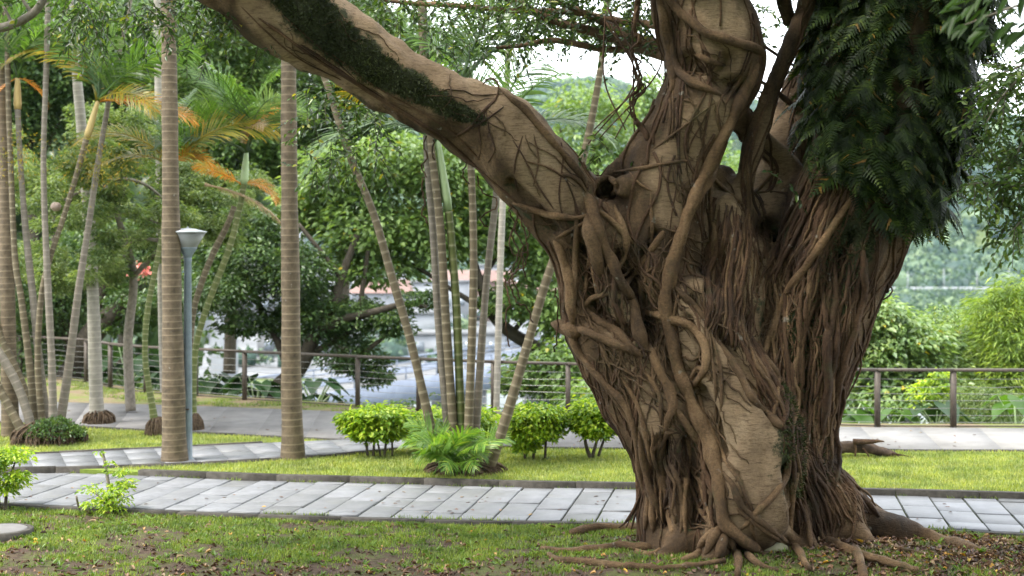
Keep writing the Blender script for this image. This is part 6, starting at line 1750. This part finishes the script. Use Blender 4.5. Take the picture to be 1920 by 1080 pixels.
# ------------------------------------------------------------------ overhanging trees at the picture's edges
rt = thing('overhanging_tree', (7.2, 14.0, 0.0), 'tree reaching in from the right with loose sunlit leaves beside the ferns', 'tree')
m1 = MB(); tube(m1, catmull([(7.2, 14, -.05), (7.1, 14, 2.5), (6.9, 13.9, 5), (6.5, 13.8, 7.5)], n=6), np.linspace(.22, .1, 19), 10); m1.build('trunk', M['branch'], rt, smooth=True)
lf, tw = MB(), MB()
RB = [[(2080, 240, 5, 14), (1980, 270, 4, 14), (1920, 345, 2.6, 13.9), (1870, 342, 2, 13.9), (1815, 345, 1.2, 13.9)], [(2060, 150, 5, 14), (1960, 200, 3.4, 14), (1900, 300, 2.4, 14), (1870, 360, 1.8, 14), (1850, 380, 1, 14)], [(2060, 100, 5, 13.8), (1940, 130, 3, 13.8), (1880, 180, 2, 13.8), (1850, 230, 1.2, 13.8)],
      [(2080, 300, 4, 14), (1990, 350, 3, 14), (1930, 400, 2, 14), (1890, 440, 1.2, 14)], [(2060, 60, 4, 14.2), (1960, 100, 3, 14.2), (1900, 130, 2, 14.2), (1860, 140, 1.2, 14.2)]]
A_, D_ = [], []
for l in RB:
    m1 = MB(); limb_tube(m1, l, 6); m1.build('branch', M['branch'], rt)
    P = catmull(np.array(l, float), step=10)
    for q in P:
        for _ in range(2):
            A_.append(W(q[0] + r.normal(0, 9), q[1] + r.normal(0, 9), q[3] + r.normal(0, .15))); D_.append(unit(r.normal(size=3) + [-.5, 0, -.4]))
for _ in range(95):
    x = r.uniform(1840, 1960); y = r.uniform(130, 300); A_.append(W(x, y, r.uniform(13.8, 15.5))); D_.append(unit(r.normal(size=3) + [-.2, 0, -.3]))
for _ in range(30):
    x = r.uniform(1880, 1960); y = r.uniform(300, 440); A_.append(W(x, y, r.uniform(13.8, 14.6))); D_.append(unit(r.normal(size=3) + [-.2, 0, -.3]))
sprays(lf, tw, A_, D_, (5, 10), 0.095, r)
tag(lf.build('leafy_twigs', M['lf_mid'], rt), kind='stuff'); tag(tw.build('twigs', M['darkbark'], rt), kind='stuff')
nb = thing('leafy_branch', W(1990, 0, 9.5), 'branch of large drooping leaves at the top right corner', 'branch')
m1 = MB(); limb_tube(m1, [(2100, -80, 6, 9.5), (1990, -20, 4, 9.5), (1880, 20, 2.6, 9.5), (1800, 50, 1.5, 9.5)], 6); m1.build('bough', M['branch'], nb)
for i in range(60):
    x = r.uniform(1790, 1960); y = r.uniform(-40, 70) + max(0, (x - 1850)) * .25
    d = unit(np.array([-1.0, r.normal(0, .3), -.65]) + r.normal(0, .35, 3))
    m1 = MB(); leaves(m1, [W(x, y, 9.5 + r.normal(0, .25))], [d], [unit(np.array([-.3, -.3, 1]) + r.normal(0, .3, 3))], r.uniform(.12, .2), r.uniform(.05, .075), six=True, curl=.2)
    m1.build('leaf', M['lf_near'], nb)
lb_ = thing('lichened_branch', W(0, 50, 14), 'grey lichened branch crossing the top left corner', 'branch')
m1 = MB(); limb_tube(m1, [(-120, 90, 11, 14), (-40, 62, 9.5, 14), (15, 49, 8.5, 14), (55, 30, 8, 14), (78, 5, 7.5, 14), (100, -50, 7, 14)], 9, 10); m1.build('bough', M['branch'], lb_, smooth=True)
m1 = MB(); limb_tube(m1, [(60, 24, 4, 14), (48, 8, 3.4, 14), (35, -12, 3, 14)], 6); m1.build('side_branch', M['branch'], lb_)
m1 = MB(); limb_tube(m1, [(22, 45, 3.5, 14), (16, 30, 3, 14), (6, 12, 2.5, 14)], 6); m1.build('side_branch', M['branch'], lb_)
lf, tw = MB(), MB()
A_ = [W(r.uniform(-30, 70), r.uniform(-20, 40), r.uniform(13.8, 14.6)) for _ in range(26)]
sprays(lf, tw, A_, [unit(r.normal(size=3)) for _ in A_], (4, 8), .085, r); tag(lf.build('leafy_twigs', M['lf_fig'], lb_), kind='stuff')

# ------------------------------------------------------------------ log, stone, cover
M['logbark'] = plain('rotten_log_bark', (0.02, 0.014, 0.01), (0.09, 0.062, 0.042), 9, 0.95, 0.15, 0.8, 0.03)
lg = thing('fallen_log', G(1620, 852, 0.1), 'broken dark log lying on the lawn right of the banyan', 'log')
Yl = 21.6
m1 = MB()
Q = catmull(np.array([(1540, 840, 13), (1570, 838, 14), (1600, 838, 13), (1630, 840, 11), (1650, 846, 9), (1672, 851, 7), (1688, 856, 2)], float), step=6)
X = np.array([W(a, b, Yl) for a, b, c in Q]); sq = 1 + .22 * rng.normal(size=(len(Q), 9)).cumsum(0) * .25
tube(m1, X, Q[:, 2] * Yl / F, 9, squash=np.clip(sq, .6, 1.5)); m1.build('trunk', M['logbark'], lg)
for pts in [[(1600, 828, 6), (1630, 828, 5), (1648, 827, 3), (1658, 828, 1)], [(1602, 830, 2.4), (1605, 842, 2), (1603, 856, 1.6)], [(1570, 830, 2), (1560, 845, 2), (1552, 856, 1.6)], [(1618, 840, 2), (1626, 850, 2), (1630, 857, 1)], [(1672, 850, 2.5), (1690, 853, 1.4), (1714, 858, .8)], [(1556, 836, 4), (1552, 828, 3), (1560, 826, 2)]]:
    m1 = MB(); limb_tube(m1, [(*p_, Yl - .1) for p_ in pts], 6); m1.build('broken_branch', M['thinroot'], lg)
sb = G(1452, 1040, 0.05)
m1 = MB(); nn_ = 18
prof = [(0.001, 0.145), (0.07, 0.135), (0.125, 0.095), (0.155, 0.04), (0.15, -0.05)]
lathe(m1, prof, (0, 0, 0), nn_)
V = np.vstack(m1.V); V[:, 0] *= 1.05; V[:, 1] *= .8; V += rng.normal(0, .004, V.shape); m1.V = [V + sb - [0, 0, .01]]
tag(m1.build('stone', M['stone'], smooth=True, origin=sb), 'rounded greenish stone wedged between the front roots of the banyan', 'stone')
mc = G(2, 1000, 0.02)
mh = thing('manhole_cover', mc, 'round grey concrete inspection cover in the grass at the bottom left', 'manhole cover')
m1 = MB(); lathe(m1, [(0.30, 0.0), (0.30, 0.055), (0.355, 0.05), (0.36, -0.03)], mc, 32); m1.build('rim', M['kerb'], mh)
m1 = MB(); lathe(m1, [(0.001, 0.062), (0.27, 0.060), (0.292, 0.05), (0.294, 0.0)], mc, 32); m1.build('lid', M['asphalt'], mh)

# ------------------------------------------------------------------ grass, litter
def blades(name, XY, Z, h, w, mat, label, r):
    n_ = len(XY)
    a = r.uniform(0, 2 * math.pi, n_)
    lean = r.uniform(.15, .9, n_)
    hh = h * r.uniform(.5, 1.3, n_)
    b = np.c_[XY, Z]
    s = np.c_[np.cos(a), np.sin(a), np.zeros(n_)] * (w * r.uniform(.7, 1.3, n_) * .5)[:, None]
    a2 = a + math.pi / 2
    d = np.c_[np.cos(a2) * lean, np.sin(a2) * lean, np.ones(n_)]
    V = np.stack([b - s, b + s, b + unit(d) * hh[:, None]], 1).reshape(-1, 3)
    mb = MB(); mb.add(V, np.arange(n_ * 3).reshape(-1, 3))
    return tag(mb.build(name, mat), label, 'grass', kind='stuff')
r = np.random.default_rng(9)
# foreground: patchy
n_ = 420000
XY = np.c_[r.uniform(-7.2, 7.6, n_), r.uniform(13.2, 18.2, n_)]
keep = np.zeros(n_, bool)
gxs = np.linspace(-7.5, 8, 400); gys = np.linspace(13, 18.4, 150)
mask = np.array([[noise.noise((x * 1.1, y * 1.9, 2)) * .55 + noise.noise((x * 3.2, y * 4.4, 5)) * .4 + noise.noise((x * 9, y * 11, 8)) * .25 for x in gxs] for y in gys])
mi_ = mask[np.clip(((XY[:, 1] - 13) / 5.4 * 149).astype(int), 0, 149), np.clip(((XY[:, 0] + 7.5) / 15.5 * 399).astype(int), 0, 399)]
edge = near_y(XY[:, 0]) - XY[:, 1]
bias = 0.035 + 0.36 * np.exp(-np.maximum(edge, 0) / .55) - .30 * np.exp(-((XY[:, 0] - 4.4) / 1.7) ** 2 - ((XY[:, 1] - 15.1) / .8) ** 2) - .22 * np.exp(-((XY[:, 1] - 14.0) / .5) ** 2) * (XY[:, 0] < 1.2) + .05 * (np.abs(XY[:, 0] - 1.5) < 1.4)
trunk_in = ((XY[:, 0] - 2.95) / 1.3) ** 2 + ((XY[:, 1] - 15.5) / .7) ** 2 < 1
keep = (edge > 0.13) & (mi_ + bias + r.normal(0, .12, n_) > 0.10) & ~trunk_in
XY = XY[keep]
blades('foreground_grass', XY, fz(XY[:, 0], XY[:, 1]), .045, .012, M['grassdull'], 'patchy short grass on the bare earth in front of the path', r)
# fallen leaves
n_ = 42000
XY = np.c_[r.uniform(-7, 7.4, n_), r.uniform(13.3, 18, n_)]
edge = near_y(XY[:, 0]) - XY[:, 1]
wgt = .075 + 1.4 * np.exp(-((XY[:, 0] - 4.3) / 1.6) ** 2 - ((XY[:, 1] - 15.0) / .9) ** 2) + .12 * np.exp(-((XY[:, 1] - 14.1) / .5) ** 2)
keep = (r.uniform(0, 1.0, n_) < wgt) & (edge > .1)
XY = XY[keep]; n_ = len(XY)
P = np.c_[XY, fz(XY[:, 0], XY[:, 1]) + r.uniform(.008, .03, n_)]
m1 = MB(); leaves(m1, P, unit(rdir(n_) * [1, 1, .25]), unit(rdir(n_) * .55 + [0, 0, 1]), r.uniform(.025, .09, n_), r.uniform(.015, .045, n_), six=True, fold=.4, curl=.45)
tag(m1.build('leaf_litter', M['litter']), 'brown fallen leaves scattered on the earth round the banyan', 'leaves', kind='stuff')
wd = MB()
nw = 520
wx_ = r.uniform(-6.5, 7, nw); wy_ = near_y(wx_) - r.uniform(.15, 3.3, nw) ** 1.1
for x, y in zip(wx_, wy_):
    if ((x - 2.95) / 1.3) ** 2 + ((y - 15.5) / .7) ** 2 < 1: continue
    k2 = int(r.integers(4, 9)); az_ = r.uniform(0, 6.28, k2)
    D_w = np.c_[np.cos(az_), np.sin(az_), r.uniform(.2, 1.3, k2)]
    leaves(wd, np.repeat([[x, y, float(fz(x, y)) + .004]], k2, 0), D_w, np.c_[-D_w[:, :2] * .4, np.ones(k2)], r.uniform(.04, .10, k2), r.uniform(.014, .03, k2), six=True)
tag(wd.build('weeds', M['lf_lime2'], None), 'small broad-leaved weeds scattered through the patchy grass in front of the path', 'weeds', kind='stuff')
jx = r.uniform(-6.5, 7, 2600); jo = r.choice([0.0, 1.0], 2600, p=[.45, .55])
jy = np.where(jo > .5, near_y(jx) - r.uniform(-.03, .05, 2600), far_y(jx) - r.uniform(0, .035, 2600))
jm = np.array([noise.noise((a * 1.6, b * .5, 7)) for a, b in zip(jx, jo)]) > -.02
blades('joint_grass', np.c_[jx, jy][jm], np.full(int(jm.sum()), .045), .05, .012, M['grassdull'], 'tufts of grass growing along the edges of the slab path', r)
# lawn behind
def in_lawn(X, Y):
    ok = (Y > far_y(X) + .2 + .0) & (Y < np.interp(X, rn[:, 0], rn[:, 1]) - .13)
    s0 = np.interp(X, sn[:, 0], sn[:, 1]); s1 = np.interp(X, sf[:, 0], sf[:, 1])
    inside = (Y > s0 - .12) & (Y < s1 + .13) & (X < sn[-1, 0])
    return ok & ~inside
n_ = 330000
X_ = r.uniform(-11.5, 11, n_); Y_ = r.uniform(18.2, 27, n_)
k_ = in_lawn(X_, Y_)
XY = np.c_[X_, Y_][k_]
blades('lawn_grass', XY, np.full(len(XY), .1), .05, .012, M['grass'], 'bright mown lawn between the slab path and the park road', r)
n_ = 16000
X_ = r.uniform(-14, 2, n_); Y_ = fence_y(X_) - r.uniform(0.05, 1.6, n_)
k_ = Y_ > np.interp(X_, rf[:, 0], rf[:, 1]) + .08
k_ &= np.array([noise.noise((x * 1.5, y * 1.5, 3)) for x, y in zip(X_, Y_)]) > -.05
XY = np.c_[X_, Y_][k_]
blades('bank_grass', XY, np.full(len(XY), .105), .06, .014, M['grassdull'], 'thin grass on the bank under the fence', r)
# stray leaves on the paving and road
n_ = 90
P = np.array([[x, float(near_y(x)) + q, .058] for x, q in zip(r.uniform(-7, 7, n_), r.uniform(.1, 1.9, n_))])
P2 = np.array([[x, float(np.interp(x, rn[:, 0], rn[:, 1])) + q, .13] for x, q in zip(r.uniform(-9, 9, 110), r.uniform(.1, 2.4, 110))])
P = np.vstack([P, P2]); n_ = len(P)
m1 = MB(); leaves(m1, P, unit(rdir(n_) * [1, 1, .05]), unit(rdir(n_) * .2 + [0, 0, 1]), r.uniform(.05, .09, n_), r.uniform(.025, .04, n_), six=True, fold=.2, curl=.05)
tag(m1.build('stray_leaves', M['litter']), 'few dry leaves blown onto the paving and the road', 'leaves', kind='stuff')

# ------------------------------------------------------------------ haze
mb = MB(); box(mb, (-900, -14, -13.2), (900, 1450, 150))
hz = tag(mb.build('haze', None), kind='stuff')
hm = bpy.data.materials.new('pale_haze'); hm.use_nodes = True
nt = hm.node_tree; nt.nodes.clear()
ho = nt.nodes.new('ShaderNodeOutputMaterial'); pv = nt.nodes.new('ShaderNodeVolumePrincipled')
pv.inputs['Color'].default_value = (0.62, 0.84, 1.0, 1)
pv.inputs['Density'].default_value = 0.00007
pv.inputs['Anisotropy'].default_value = 0.2
nt.links.new(pv.outputs[0], ho.inputs['Volume'])
hz.data.materials.append(hm)
print('ROOT PARTS', nroot[0], 'OBJECTS', len(bpy.data.objects))
